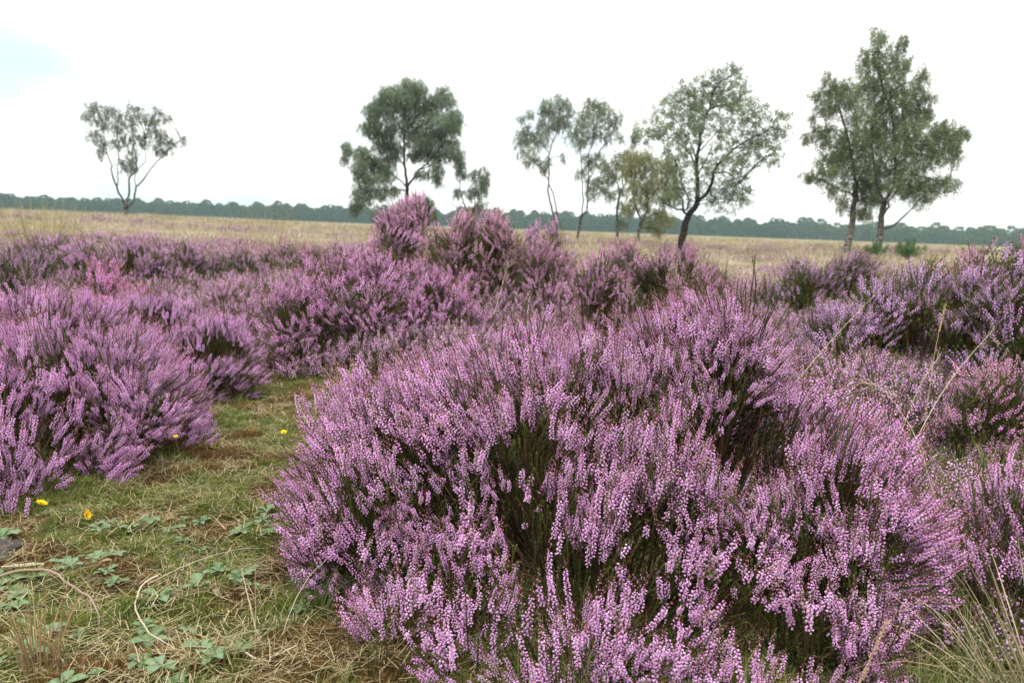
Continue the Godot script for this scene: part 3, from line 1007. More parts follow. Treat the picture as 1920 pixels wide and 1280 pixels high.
	tree("tallest birch, right one of the close pair, with a bare low branch on its right", at(12.06, -26.37), 2.909, 448, 1245, [
		[[448, 1245, 465, 1150, 470, 1080, 475, 1020, 490, 950], 20, 13],
		[[490, 950, 540, 870, 550, 760, 545, 640, 530, 500, 490, 380, 460, 250, 450, 120, 455, 50], 10, 2],
		[[478, 1030, 515, 980, 510, 950, 570, 880, 640, 800, 680, 720], 7, 2],
		[[475, 1105, 540, 1080, 610, 1020, 660, 970, 700, 920, 720, 900], 6, 2],
		[[482, 960, 450, 850, 430, 720, 420, 560, 430, 420], 7, 2],
		[[545, 640, 620, 560, 690, 480], 5, 2],
		[[550, 760, 660, 680, 780, 620, 860, 600], 5, 2],
		[[640, 810, 740, 840, 840, 850], 4, 2],
		[[490, 380, 600, 320, 690, 280], 4, 2],
		[[470, 290, 540, 180, 590, 80], 3, 1],
	], PackedFloat32Array([450, 45, 25, 25, 470, 110, 50, 50, 590, 70, 30, 30, 560, 120, 40, 40, 410, 170, 50, 50, 470, 200, 60, 50, 560, 210, 60, 50, 600, 220, 30, 40, 390, 250, 50, 50, 440, 280, 60, 50, 540, 290, 60, 50, 700, 240, 30, 40, 690, 290, 50, 40, 390, 330, 60, 50, 470, 370, 80, 60, 560, 370, 80, 60, 650, 370, 60, 60, 730, 380, 40, 40, 440, 450, 80, 60, 540, 460, 90, 70, 640, 460, 80, 60, 710, 450, 40, 50, 450, 560, 80, 70, 560, 570, 90, 70, 650, 560, 80, 60, 480, 650, 80, 60, 590, 670, 90, 60, 690, 640, 80, 60, 770, 640, 70, 60, 820, 560, 70, 50, 880, 590, 50, 50, 920, 590, 25, 30, 840, 660, 60, 70, 870, 700, 30, 50, 740, 720, 60, 50, 640, 760, 80, 50, 540, 760, 80, 60, 460, 760, 70, 60, 640, 840, 70, 50, 570, 850, 60, 50, 500, 850, 60, 50, 620, 900, 60, 40, 720, 850, 60, 40, 790, 840, 60, 40, 850, 850, 50, 40, 700, 930, 50, 40, 750, 880, 50, 40, 460, 920, 50, 50, 740, 480, 30, 30, 780, 560, 40, 40]), {"density": 0.64, "pale": Color(0.36, 0.34, 0.31), "green": Color(1.05, 1.1, 0.85)})


func lobe(x: float, z: float, rx: float, rz: float, top: float, sit := 0.3) -> Array:
	# a dome whose highest point is at top
	var cy := top * sit
	return [Vector3(x, cy, z), Vector3(rx, top - cy, rz)]


func bushes() -> void:
	heather_bush("biggest and nearest heather bush, pale lilac spikes filling the front centre", [
		lobe(0.12, -1.78, 0.52, 0.52, 0.61), lobe(0.42, -1.84, 0.34, 0.36, 0.665, 0.38), lobe(-0.22, -1.76, 0.36, 0.42, 0.51), lobe(0.66, -1.62, 0.30, 0.36, 0.485), lobe(0.26, -1.50, 0.50, 0.36, 0.40, 0.2), lobe(-0.06, -1.40, 0.25, 0.26, 0.26, 0.3), lobe(0.2, -1.3, 0.34, 0.22, 0.24, 0.3), lobe(0.50, -1.38, 0.32, 0.25, 0.31, 0.3), lobe(0.32, -1.24, 0.36, 0.18, 0.19, 0.35),
	], {"near": true, "singles": 300, "per_area": 360.0, "open": 0.27, "greens": 1.25, "size": 0.85, "gaps": [[Vector3(0.13, 0.36, -1.52), 0.085], [Vector3(0.40, 0.40, -1.54), 0.10], [Vector3(0.04, 0.26, -1.34), 0.06], [Vector3(-0.18, 0.27, -1.42), 0.045], [Vector3(0.62, 0.34, -1.36), 0.06], [Vector3(-0.05, 0.42, -1.45), 0.045], [Vector3(0.15, 0.24, -1.22), 0.05]], "variant": 0})
	heather_bush("wide pale lilac heather bush at the left edge, spikes leaning over the path", [
		lobe(-1.38, -2.45, 0.40, 0.42, 0.50), lobe(-1.75, -2.75, 0.55, 0.55, 0.56), lobe(-1.50, -2.03, 0.38, 0.32, 0.42), lobe(-1.16, -2.4, 0.24, 0.34, 0.38),
	], {"near": true, "singles": 300, "per_area": 320.0, "open": 0.28, "greens": 1.3, "size": 0.85, "variant": 1, "tint": Color(1.0, 1.0, 1.0)})
	heather_bush("heather bush of whitish-pink wands behind the left-edge bush", [
		lobe(-1.62, -3.55, 0.40, 0.36, 0.47), lobe(-1.32, -3.45, 0.26, 0.30, 0.40),
	], {"near": true, "singles": 0, "per_area": 270.0, "greens": 1.5, "size": 0.75, "open": 0.24, "variant": 2, "tint": Color(1.02, 1.08, 1.04)})
	heather_bush("dense deep purple heather bush left of centre with dark open foot", [
		lobe(-0.86, -4.35, 0.52, 0.5, 0.67), lobe(-0.48, -4.4, 0.38, 0.4, 0.60), lobe(-1.12, -4.15, 0.28, 0.35, 0.53),
	], {"per_area": 188.5, "tint": Color(1.06, 0.92, 1.0), "open": 0.24, "greens": 1.1})
	heather_bush("tallest heather bush, pink and open-sided, standing up against the horizon", [
		lobe(-0.83, -5.5, 0.19, 0.18, 1.01, 0.6), lobe(-0.71, -5.52, 0.14, 0.15, 1.07, 0.7), lobe(-0.95, -5.45, 0.12, 0.14, 0.93, 0.68),
	], {"per_area": 159.5, "tint": Color(1.2, 1.2, 1.15), "open": 0.3, "twiggy": 1.6, "rise": 1.1, "greens": 1.0})
	heather_bush("round pink heather bush right beside the tallest one", [
		lobe(-0.34, -5.1, 0.28, 0.26, 0.94, 0.5), lobe(-0.13, -5.05, 0.2, 0.22, 0.93, 0.55), lobe(-0.3, -5.0, 0.3, 0.25, 0.62, 0.4),
	], {"per_area": 188.5, "tint": Color(1.14, 1.09, 1.04), "open": 0.22, "greens": 1.2})
	heather_bush("low spreading pink heather bush in front of the slender birch stems", [
		lobe(0.22, -5.05, 0.28, 0.26, 0.77, 0.4), lobe(-0.02, -5.1, 0.2, 0.2, 0.62, 0.4), lobe(0.3, -4.95, 0.26, 0.24, 0.55, 0.4),
	], {"per_area": 188.5, "tint": Color(1.10, 1.06, 1.02), "open": 0.26, "greens": 1.3})
	heather_bush("small wispy heather sprig standing up before the leaning birch's foot", [
		lobe(0.12, -6.0, 0.06, 0.08, 0.86, 0.82), lobe(0.26, -6.0, 0.1, 0.08, 0.89, 0.85),
	], {"per_area": 275.5, "tint": Color(1.01, 0.98, 0.99), "open": 0.3, "twiggy": 2.0, "rise": 1.3, "greens": 1.0})
	heather_bush("thin twiggy heather bush with bare brown branches right of centre", [
		lobe(0.50, -4.0, 0.24, 0.22, 0.75, 0.5), lobe(0.82, -4.05, 0.28, 0.25, 0.78, 0.5), lobe(0.7, -3.9, 0.38, 0.28, 0.62, 0.42), lobe(1.02, -3.95, 0.2, 0.22, 0.64, 0.5),
	], {"per_area": 150.0, "tint": Color(1.01, 0.94, 0.95), "open": 0.36, "twiggy": 2.0, "rise": 1.3, "size": 0.85, "greens": 1.3})
	heather_bush("single heather tuft poking up just left of the twiggy bush", [
		lobe(0.72, -5.2, 0.10, 0.1, 0.76, 0.8),
	], {"per_area": 217.5, "tint": Color(1.06, 1.01, 0.99), "twiggy": 1.6, "rise": 1.2})
	heather_bush("low greyish-lilac heather bush with green hollows below the paired birches", [
		lobe(2.05, -5.6, 0.4, 0.35, 0.68), lobe(2.45, -5.7, 0.35, 0.3, 0.74), lobe(2.7, -5.5, 0.4, 0.3, 0.58),
	], {"per_area": 166.8, "tint": Color(0.95, 0.99, 1.01), "open": 0.42, "greens": 2.5})
	heather_bush("big pale lilac heather bush at the right with a dark twiggy hollow", [
		lobe(1.92, -3.75, 0.4, 0.38, 0.72), lobe(2.25, -3.6, 0.38, 0.36, 0.80), lobe(1.58, -3.7, 0.3, 0.3, 0.56),
	], {"per_area": 181.2, "tint": Color(1.06, 1.15, 1.16), "open": 0.34, "twiggy": 1.5, "gaps": [[Vector3(1.78, 0.28, -3.36), 0.2], [Vector3(2.15, 0.22, -3.25), 0.15]]})
	heather_bush("reddish-pink heather bush cut by the right edge, highest on that side", [
		lobe(2.62, -3.9, 0.3, 0.3, 0.93, 0.55), lobe(2.4, -4.1, 0.25, 0.25, 0.85, 0.6),
	], {"per_area": 166.8, "tint": Color(1.06, 0.94, 0.90), "open": 0.38, "twiggy": 1.5})
	heather_bush("knee-low pink heather bush with dark green gaps, right of the nearest bush", [
		lobe(1.20, -2.95, 0.3, 0.26, 0.42), lobe(0.98, -3.0, 0.25, 0.25, 0.38), lobe(1.45, -3.0, 0.24, 0.24, 0.40),
	], {"per_area": 166.8, "tint": Color(1.10, 1.09, 1.07), "open": 0.36, "size": 0.85})
	heather_bush("low bright pink heather bush under the big right-hand bush at the frame edge", [
		lobe(1.78, -2.75, 0.34, 0.28, 0.40),
	], {"per_area": 174.0, "tint": Color(1.12, 1.01, 1.04), "open": 0.3, "size": 0.85})
	heather_bush("near heather bush of loose blurred wands cut by the lower right edge", [
		lobe(1.17, -1.48, 0.28, 0.3, 0.44, 0.4), lobe(1.12, -1.25, 0.2, 0.22, 0.27, 0.45),
	], {"near": true, "singles": 120, "per_area": 137.8, "open": 0.36, "variant": 2, "tint": Color(1.12, 1.20, 1.10)})
	heather_bush("small vivid magenta heather bush far left, brightest of the left slope", [
		lobe(-2.30, -4.4, 0.17, 0.17, 0.58, 0.5), lobe(-2.02, -4.15, 0.2, 0.18, 0.46, 0.5), lobe(-2.2, -4.25, 0.2, 0.2, 0.5, 0.5),
	], {"per_area": 217.5, "tint": Color(1.2, 0.93, 1.08), "open": 0.28})
	heather_bush("dark greyish heather bush at the left edge beside the vivid magenta one", [
		lobe(-2.95, -4.6, 0.3, 0.3, 0.62, 0.5), lobe(-2.6, -4.3, 0.25, 0.25, 0.46),
	], {"per_area": 123.2, "tint": Color(0.81, 0.83, 0.86), "open": 0.4, "greens": 3.0})
	heather_bush("long pale mauve heather bush on the left slope below the olive tussock", [
		lobe(-4.2, -7.2, 0.55, 0.4, 0.64), lobe(-3.5, -7.3, 0.5, 0.4, 0.62), lobe(-3.85, -7.0, 0.5, 0.4, 0.55),
	], {"per_area": 123.2, "tint": Color(1.03, 1.03, 1.04), "size": 1.1})
	heather_bush("dusky mauve heather bush on the left slope, below the lone birch", [
		lobe(-3.4, -8.0, 0.45, 0.35, 0.60), lobe(-2.9, -8.1, 0.4, 0.35, 0.52),
	], {"per_area": 116.0, "tint": Color(0.92, 0.90, 0.92), "open": 0.35, "size": 1.1})
	heather_bush("long hazy pink heather bush in the pale grass at left centre", [
		lobe(-2.9, -10.2, 0.6, 0.4, 0.56), lobe(-2.1, -10.0, 0.55, 0.4, 0.54), lobe(-2.5, -9.9, 0.5, 0.4, 0.5),
	], {"per_area": 94.2, "tint": Color(1.06, 1.03, 1.01), "open": 0.4, "size": 1.1})
	heather_bush("solitary reddish heather tuft in the pale grass right of the leaning trunk", [
		lobe(2.15, -8.6, 0.18, 0.15, 0.52, 0.5),
	], {"per_area": 159.5, "tint": Color(0.81, 0.69, 0.73), "size": 1.1})


func heather_cover() -> void:
	# low heather that fills the ground between the bushes: [centre x, z, half width, half depth, copies, tint, height]
	var beds := [
		[-2.8, -4.4, 2.4, 1.5, 1900, Color(1.11, 1.17, 1.10), 0.26],
		[-4.0, -7.5, 4.0, 2.4, 3000, Color(1.11, 1.14, 1.08), 0.30],
		[-0.6, -5.4, 1.5, 1.1, 1300, Color(1.09, 1.10, 1.05), 0.46],
		[0.5, -3.9, 1.6, 1.5, 2000, Color(1.07, 1.12, 1.06), 0.36],
		[0.6, -6.6, 2.6, 1.6, 1700, Color(1.07, 1.10, 1.05), 0.42],
		[2.3, -4.5, 2.2, 1.8, 2600, Color(1.07, 1.14, 1.10), 0.35],
		[1.8, -2.7, 1.1, 1.2, 1300, Color(1.06, 1.17, 1.05), 0.18],
		[1.15, -2.0, 0.42, 0.9, 450, Color(1.03, 1.14, 1.02), 0.14],
		[3.4, -8.2, 3.4, 2.4, 1700, Color(1.07, 1.10, 1.06), 0.26],
		[-7.0, -13.5, 6.0, 3.6, 2600, Color(1.13, 1.17, 1.10), 0.34],
		[1.0, -12.5, 3.5, 1.6, 420, Color(1.01, 1.04, 1.00), 0.22],
		[6.5, -14.5, 3.5, 1.6, 420, Color(1.01, 1.02, 1.00), 0.22],
		[11.0, -19.0, 3.0, 0.8, 260, Color(0.96, 0.94, 0.95), 0.24],
		[-3.0, -18.0, 5.0, 2.0, 420, Color(1.0, 1.0, 1.0), 0.24],
		[4.5, -27.0, 6.0, 2.0, 420, Color(0.95, 0.92, 0.96), 0.26],
		[-11.0, -25.0, 6.0, 2.0, 380, Color(0.95, 0.95, 0.98), 0.28],
		[15.0, -31.0, 6.0, 2.0, 360, Color(0.95, 0.92, 0.96), 0.26],
		[5.0, -21.0, 2.5, 0.8, 160, Color(0.96, 0.94, 0.95), 0.22],
	]
	var where := [[], [], []]
	var tints := [[], [], []]
	for bed in beds:
		for i in bed[4]:
			var r := sqrt(rng.randf())
			var a := rr(0, TAU)
			var x: float = bed[0] + cos(a) * r * bed[2]
			var z: float = bed[1] + sin(a) * r * bed[3]
			if path_weight(x, z) > 0.35:
				continue
			var k := patches.get_noise_2d(x * 2.6 + 70.0, z * 2.6) * 0.5 + 0.5
			var d := sqrt(x * x + z * z)
			if d > 11.5:
				k = patches.get_noise_2d(x * 0.9 + 70.0, z * 0.9) * 0.9 + 0.45
			if k < 0.36 * rr(0.6, 1.4):
				continue
			var s := rr(0.85, 1.2) * (1.0 if d < 6.0 else 1.25)
			var g := Vector3(rr(-0.35, 0.35), 1, rr(-0.35, 0.35))
			var y: float = ground(x, z) + maxf(bed[6] * lerpf(0.35, 1.1, k) * rr(0.7, 1.1) - 0.1 * s, -0.02)
			var v := rng.randi() % 3
			where[v].append(Transform3D(frame(g, Vector3.UP, rr(0, TAU)).scaled(Vector3.ONE * s), Vector3(x, y, z)))
			var f := rr(0.85, 1.12) * lerpf(0.9, 1.06, k)
			tints[v].append(Color(bed[5].r * f, bed[5].g * f, bed[5].b * f))
	for v in 3:
		var o := many("heather_cover", cover_tufts[v], where[v], tints[v], self)
		tag(o, "low mauve and green heather carpeting the ground between the bushes", "heather", "heather carpet")


func field_grass() -> void:
	var kinds := [
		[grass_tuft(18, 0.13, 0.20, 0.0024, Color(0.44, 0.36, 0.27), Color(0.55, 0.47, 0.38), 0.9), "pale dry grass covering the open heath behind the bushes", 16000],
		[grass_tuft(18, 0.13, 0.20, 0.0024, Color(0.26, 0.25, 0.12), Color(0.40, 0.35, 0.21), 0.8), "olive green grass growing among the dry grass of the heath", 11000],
	]
	for n in 2:
		var where := []
		var tints := []
		for i in kinds[n][2]:
			var d := 5.5 * exp(rng.randf() * 2.6)
			var az := rr(-0.68, 0.68)
			var p := Vector3(sin(az) * d, 0, -cos(az) * d)
			var k := patches.get_noise_2d(p.x * 0.8 + 9.0, p.z * 1.4) * 0.5 + 0.5
			if (k > 0.52 - 0.12 * smoothstep(18.0, 40.0, d)) != (n == 1) and rng.randf() < 0.85:
				continue
			if d < 18.0 and rng.randf() > smoothstep(5.0, 18.0, d) * (0.5 if az < -0.1 else 1.0) + 0.08:
				continue
			p.y = ground(p.x, p.z)
			var s := rr(0.6, 1.1) * (1.0 + d * 0.012)
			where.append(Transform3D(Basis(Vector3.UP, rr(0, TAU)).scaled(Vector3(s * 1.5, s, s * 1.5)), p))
			var f := rr(0.85, 1.15)
			tints.append(Color(f, f, f))
		tag(many("heath_grass", kinds[n][0], where, tints, self), kinds[n][1], "grass")


func path_plants() -> void:
	# moss and litter
	var moss := Builder.new()
	for i in 46:
		var a := rr(0, TAU)
		var o := Vector3(cos(a), 0, sin(a))
		var p := o * 0.028 * sqrt(rng.randf())
		var d := (Vector3.UP + o * rr(0, 0.9)).normalized()
		var s := d.cross(o.rotated(Vector3.UP, rr(-1, 1))).normalized() * 0.0016
		var c := shade(Color(0.19, 0.19, 0.05), 0.45)
		moss.flat(p + s, p - s, p + d * rr(0.008, 0.02), c * 0.8, c)
	var straw := Builder.new()
	for i in 12:
		var a := rr(0, TAU)
		var d := Vector3(cos(a), rr(-0.02, 0.25), sin(a))
		var l := rr(0.02, 0.075)
		var p := Vector3(rr(-0.04, 0.04), rr(0.002, 0.012), rr(-0.04, 0.04))
		var c := shade(Color(0.42, 0.34, 0.22).lerp(Color(0.24, 0.21, 0.09), rng.randf() * 0.9), 0.3)
		straw.blade([p, p + d * l * 0.5 + any_dir() * 0.006 + Vector3(0, 0.004, 0), p + d * l], 0.0006, d.cross(Vector3.UP).normalized(), c, c)
	var sets := [
		[moss.commit(M.grass), 22000, "brown and green moss matting the path between the two near bushes", "moss", "moss"],
		[straw.commit(M.straw), 6500, "loose straw and dead grass strewn over the mossy path", "dead_grass", "dead grass"],
		[grass_tuft(9, 0.02, 0.06, 0.0009, Color(0.11, 0.17, 0.045), Color(0.20, 0.25, 0.075), 0.8), 3000, "short fine green grass sprouting through the moss of the path", "short_grass", "grass"],
	]
	for n in sets.size():
		var where := []
		var tints := []
		for i in sets[n][1]:
			var x := rr(-1.75, 1.5)
			var z := -0.95 - 3.15 * pow(rng.randf(), 1.4)
			if rng.randf() > path_weight(x, z) + 0.12 + (0.5 if z > -1.35 else 0.0):
				continue
			var k := patches.get_noise_2d(x * 6.0, z * 6.0) * 0.5 + 0.5
			if n == 2 and k < 0.42: continue
			var f := rr(0.75, 1.2)
			where.append(Transform3D(Basis(Vector3.UP, rr(0, TAU)).scaled(Vector3.ONE * rr(0.7, 1.3)), on_ground(x, z, -0.001)))
			tints.append(Color(f * lerpf(1.05, 0.95, smoothstep(0.35, 0.6, k)), f * lerpf(0.62, 1.15, smoothstep(0.35, 0.6, k)), f * 0.85) if n == 0 else Color(f, f, f))
		tag(many(sets[n][3], sets[n][0], where, tints, self), sets[n][2], sets[n][4])
	# grass below the right-hand bushes
	var g := grass_tuft(12, 0.03, 0.16, 0.0011, Color(0.10, 0.15, 0.045), Color(0.30, 0.30, 0.14), 0.6)
	var where := []
	var tints := []
	for i in 2600:
		var x := rr(0.0, 3.6)
		var z := rr(-5.5, -0.95)
		if x < 0.75 and z < -1.2: continue
		where.append(Transform3D(Basis(Vector3.UP, rr(0, TAU)).scaled(Vector3.ONE * rr(0.7, 1.3)), on_ground(x, z)))
		var f := rr(0.8, 1.2)
		tints.append(Color(f, f, f))
	tag(many("tufted_grass", g, where, tints, self), "green grass growing among the low heather at lower right", "grass")

	rosettes()
	flowers_and_bits()


func rosettes() -> void:
	var leaf: Array[ArrayMesh] = []
	for i in 9:
		leaf.append(leaf_shape(rr(0.026, 0.042), rr(0.0075, 0.0105), rr(0.3, 0.9), shade(Color(0.15, 0.21, 0.125).lerp(Color(0.085, 0.14, 0.05), rng.randf() * 0.8), 0.3)))
	var spots := []
	for i in 2500:
		if spots.size() >= 96: break
		var x := rr(-1.25, -0.12)
		var z := -1.08 - 0.85 * pow(rng.randf(), 1.1)
		if (Vector2(x, z) - Vector2(-0.25, -1.2)).length() < 0.14 or x > -0.3 - (z + 1.2) * -0.3: continue
		var k := patches.get_noise_2d(x * 9.0 + 4.0, z * 9.0 + 1.0)
		if k < 0.0: continue
		var close := false
		for s in spots:
			if (s - Vector2(x, z)).length() < 0.034: close = true
		if not close: spots.append(Vector2(x, z))
	spots.append(Vector2(-0.60, -1.56))
	spots.append(Vector2(-0.54, -1.52))
	var marks := [["the grey stone", Vector2(-1.13, -1.62)], ["the nodding yellow flower", Vector2(-0.93, -1.62)], ["the top of the thick bent stalk", Vector2(-0.68, -1.45)], ["the foot of the thick bent stalk", Vector2(-0.5, -1.22)], ["the red grass clump", Vector2(-0.755, -1.19)], ["the fresh green grass clump", Vector2(-0.36, -1.42)], ["the whitish curled stalk", Vector2(-0.40, -1.26)], ["the long straight straw", Vector2(-0.6, -1.6)], ["the arching woody twig", Vector2(-0.9, -1.48)], ["the curled brown dead leaf", Vector2(-0.86, -1.57)], ["the flat bark chip", Vector2(-1.02, -1.55)], ["the tan dead leaf", Vector2(-0.47, -1.17)], ["the reddish dead leaf", Vector2(-0.56, -1.45)]]
	var order := ["nearest to", "second nearest to", "third nearest to", "fourth nearest to", "fifth nearest to", "sixth nearest to", "seventh nearest to", "eighth nearest to", "ninth nearest to", "tenth nearest to", "eleventh nearest to", "twelfth nearest to", "thirteenth nearest to", "fourteenth nearest to", "fifteenth nearest to", "sixteenth nearest to", "seventeenth nearest to", "eighteenth nearest to", "nineteenth nearest to", "twentieth nearest to", "twenty-first nearest to", "twenty-second nearest to", "twenty-third nearest to", "twenty-fourth nearest to", "twenty-fifth nearest to", "twenty-sixth nearest to"]
	var counts := ["five", "six", "seven", "eight"]
	var taken := {}
	for s in spots:
		var n := rng.randi_range(5, 8)
		var big := rr(0.5, 1.1)
		var best := [1e9, "", 0]
		for m in marks:   # the mark in whose ranking this rosette comes first
			var rank := 0
			for o in spots:
				if (o - m[1]).length() < (s - m[1]).length(): rank += 1
			if rank < best[2] or best[1] == "": best = [0.0, m[0], rank]
		var said := "%s-leaved blue-green rosette, %s %s" % [counts[n - 5], order[mini(best[2], 25)], best[1]]
		var root := thing("leaf_rosette", said, "plant", on_ground(s.x, s.y, 0.008), "leaf rosettes on the path")
		var a0 := rr(0, TAU)
		for i in n:
			var ba := Basis(Vector3.UP, a0 + TAU * i / n + rr(-0.3, 0.3)) * Basis(Vector3(0, 0, 1), rr(0.0, 0.38))
			part("leaf", leaf[rng.randi() % 9], root, Transform3D(ba.scaled(Vector3.ONE * big * rr(0.7, 1.15)), Vector3.ZERO))


func yellow_flower(label: String, foot: Vector3, head: Vector3, face: Vector3, r: float) -> void:
	var root := thing("yellow_flower", label, "flower", foot, "yellow flowers by the path")
	var h := head - foot
	var b := Builder.new()
	b.tube([Vector3.ZERO, h * 0.35 + Vector3(0.004, 0.01, 0), h * 0.75 + Vector3(-0.003, 0.01, 0), h], 0.0011, 0.0009, 5, Color(0.16, 0.17, 0.07), Color(0.22, 0.2, 0.1))
	part("stem", b.commit(M.leaf), root)
	var c := Builder.new()
	c.bell(Vector3.ZERO, Vector3.UP, r * 0.28, r * 0.55, Color(0.12, 0.13, 0.05), Color(0.18, 0.17, 0.06), 7, 0.0)
	var ba := frame(face, Vector3.UP)
	part("calyx", c.commit(M.leaf), root, Transform3D(ba, h - face.normalized() * r * 0.5))
	var p := Builder.new()
	for ring in 3:
		var n := 13 - ring * 2
		for i in n:
			var a := TAU * i / n + ring * 0.3 + rr(-0.08, 0.08)
			var o := Vector3(cos(a), 0, sin(a))
			var s := Vector3(-sin(a), 0, cos(a)) * r * 0.14
			var l := r * (1.0 - ring * 0.25) * rr(0.85, 1.1)
			var d := (o + Vector3.UP * (0.35 + ring * 0.45)).normalized()
			var col := shade(Color(0.86, 0.60, 0.01) if ring < 2 else Color(0.80, 0.47, 0.01), 0.1)
			var m := (Vector3.UP - o * 0.4).normalized()
			p.quad(s * 0.4, s + d * l * 0.75, s * 0.7 + d * l, -s * 0.7 + d * l, m, col, col)
			p.quad(s * 0.4, -s * 0.7 + d * l, -s + d * l * 0.75, -s * 0.4, m, col, col)
	part("petals", p.commit(M.petal), root, Transform3D(ba, h - face.normalized() * r * 0.1))


func flowers_and_bits() -> void:
	yellow_flower("taller open yellow flower seen from the side, leftmost by the near heather", on_ground(-1.03, -1.66), Vector3(-1.015, 0.12, -1.64), Vector3(0.45, 1, -0.1), 0.013)
	yellow_flower("yellow flower head nodding to the right on a curved stem beside the first", on_ground(-0.99, -1.63), Vector3(-0.905, 0.105, -1.62), Vector3(1.0, 0.35, 0.1), 0.012)
	yellow_flower("small yellow flower half hidden among the left spikes of the nearest bush", on_ground(-0.60, -2.02), Vector3(-0.59, 0.20, -2.0), Vector3(0.1, 1, 0.4), 0.009)
	yellow_flower("tiny yellow flower under the wands of the left-edge bush", on_ground(-0.97, -2.25), Vector3(-0.97, 0.115, -2.22), Vector3(0.1, 1, 0.3), 0.007)

	var pale := Color(0.52, 0.44, 0.33)
	stalk("thick pale bent stalk curving down the middle of the mossy path", [on_ground(-0.68, -1.46, 0.05), on_ground(-0.69, -1.40, 0.035), on_ground(-0.65, -1.33, 0.02), on_ground(-0.57, -1.27, 0.014), on_ground(-0.48, -1.20, 0.008)], 0.0018, Color(0.50, 0.42, 0.33))
	stalk("short whitish curled stalk lying near the dark moss patch", [on_ground(-0.44, -1.26, 0.014), on_ground(-0.41, -1.25, 0.006), on_ground(-0.38, -1.25, 0.008), on_ground(-0.355, -1.27, 0.018)], 0.0018, Color(0.62, 0.56, 0.48))
	stalk("brown woody twig arching over the leaves at lower left", [on_ground(-1.05, -1.48, 0.01), on_ground(-0.95, -1.50, 0.03), on_ground(-0.85, -1.46, 0.035), on_ground(-0.76, -1.38, 0.02), on_ground(-0.72, -1.30, 0.004)], 0.003, Color(0.30, 0.22, 0.17))
	stalk("long straight straw lying diagonally beside the rosettes", [on_ground(-0.72, -1.50, 0.01), on_ground(-0.62, -1.60, 0.03), on_ground(-0.53, -1.68, 0.02)], 0.0012, pale)
	stalk("forked pair's longer brown stalk leaning over the rosettes", [on_ground(-0.44, -1.33, 0.004), on_ground(-0.48, -1.40, 0.03), on_ground(-0.53, -1.50, 0.045)], 0.0017, Color(0.42, 0.31, 0.22))
	stalk("upright thin straw standing on the path left of the nearest bush", [on_ground(-0.43, -1.28, 0.0), on_ground(-0.432, -1.29, 0.09), on_ground(-0.435, -1.30, 0.17)], 0.0010, Color(0.40, 0.33, 0.2))
	stalk("kinked pale straw hanging beside the nearest bush's lower left spikes", [on_ground(-0.40, -1.33, 0.0), on_ground(-0.37, -1.36, 0.08), on_ground(-0.335, -1.40, 0.13)], 0.0012, pale)
	stalk("brown seed stalk leaning in front of the nearest bush at bottom right", [Vector3(0.49, 0.0, -1.08), Vector3(0.53, 0.06, -1.10), Vector3(0.60, 0.165, -1.15)], 0.0026, Color(0.34, 0.23, 0.17), "spike")
	stalk("orange-brown upright seed spike in front of the right heather bush", [on_ground(1.42, -2.62), Vector3(1.43, 0.33, -2.63), Vector3(1.455, 0.55, -2.64)], 0.0016, Color(0.45, 0.33, 0.16), "spike")
	stalk("tall pale grass stalk with open seed head leaning right over the low heather", [on_ground(1.05, -2.05), Vector3(1.20, 0.26, -2.2), Vector3(1.48, 0.5, -2.4)], 0.0014, pale, "panicle")
	stalk("second tall pale grass stalk, shorter, behind the leaning open-headed one", [on_ground(1.15, -2.3), Vector3(1.25, 0.24, -2.4), Vector3(1.38, 0.40, -2.5)], 0.0013, pale, "panicle")
	stalk("pale grass stalk bent to the left over the right shoulder of the nearest bush", [on_ground(1.04, -1.75), Vector3(1.0, 0.2, -1.8), Vector3(0.94, 0.36, -1.88), Vector3(0.86, 0.41, -1.9)], 0.0016, Color(0.60, 0.52, 0.38), "panicle")
	stalk("thin straw slanting up to the right before the right heather bush", [Vector3(0.92, 0.25, -2.55), Vector3(1.12, 0.42, -2.7), Vector3(1.33, 0.58, -2.85)], 0.0012, Color(0.5, 0.42, 0.25))
	stalk("dry grass stalk with pale seed head between the purple bush and the low pink bush", [Vector3(-0.1, 0.3, -4.1), Vector3(-0.06, 0.46, -4.1), Vector3(-0.03, 0.58, -4.1)], 0.002, Color(0.6, 0.52, 0.36), "panicle")
	stalk("thin dark dead stem at far right in the open field", [on_ground(7.6, -14.0), on_ground(7.6, -14.0, 0.35), on_ground(7.66, -14.0, 0.75)], 0.008, Color(0.16, 0.14, 0.11))
	stalk("second thin dark dead stem beside the far right one", [on_ground(7.95, -14.2), on_ground(7.98, -14.2, 0.3), on_ground(7.93, -14.2, 0.55)], 0.008, Color(0.18, 0.15, 0.11))

	grass_clump("dry_grass_clump", "blurred pale dry grass clump in the bottom right corner", on_ground(0.88, -1.16), 85, 0.33, 0.10, 0.0013, [Color(0.50, 0.42, 0.28), Color(0.42, 0.33, 0.20), Color(0.30, 0.30, 0.14)], 0.7, Vector3(-0.45, 0, -0.1))
	grass_clump("red_grass_clump", "reddish-brown upright grass clump at the bottom left", on_ground(-0.755, -1.19), 60, 0.15, 0.03, 0.0013, [Color(0.36, 0.20, 0.11), Color(0.42, 0.30, 0.18), Color(0.25, 0.18, 0.08)], 0.3)
	grass_clump("green_grass_clump", "fresh green grass clump at the lower left foot of the nearest bush", on_ground(-0.36, -1.42), 34, 0.11, 0.02, 0.0013, [Color(0.10, 0.17, 0.06), Color(0.15, 0.2, 0.07)], 0.6)
	grass_clump("olive_grass_clump", "green grass clump where the path meets the purple bush", on_ground(-0.72, -3.3), 50, 0.20, 0.05, 0.0018, [Color(0.2, 0.22, 0.09), Color(0.38, 0.32, 0.18)], 0.6)
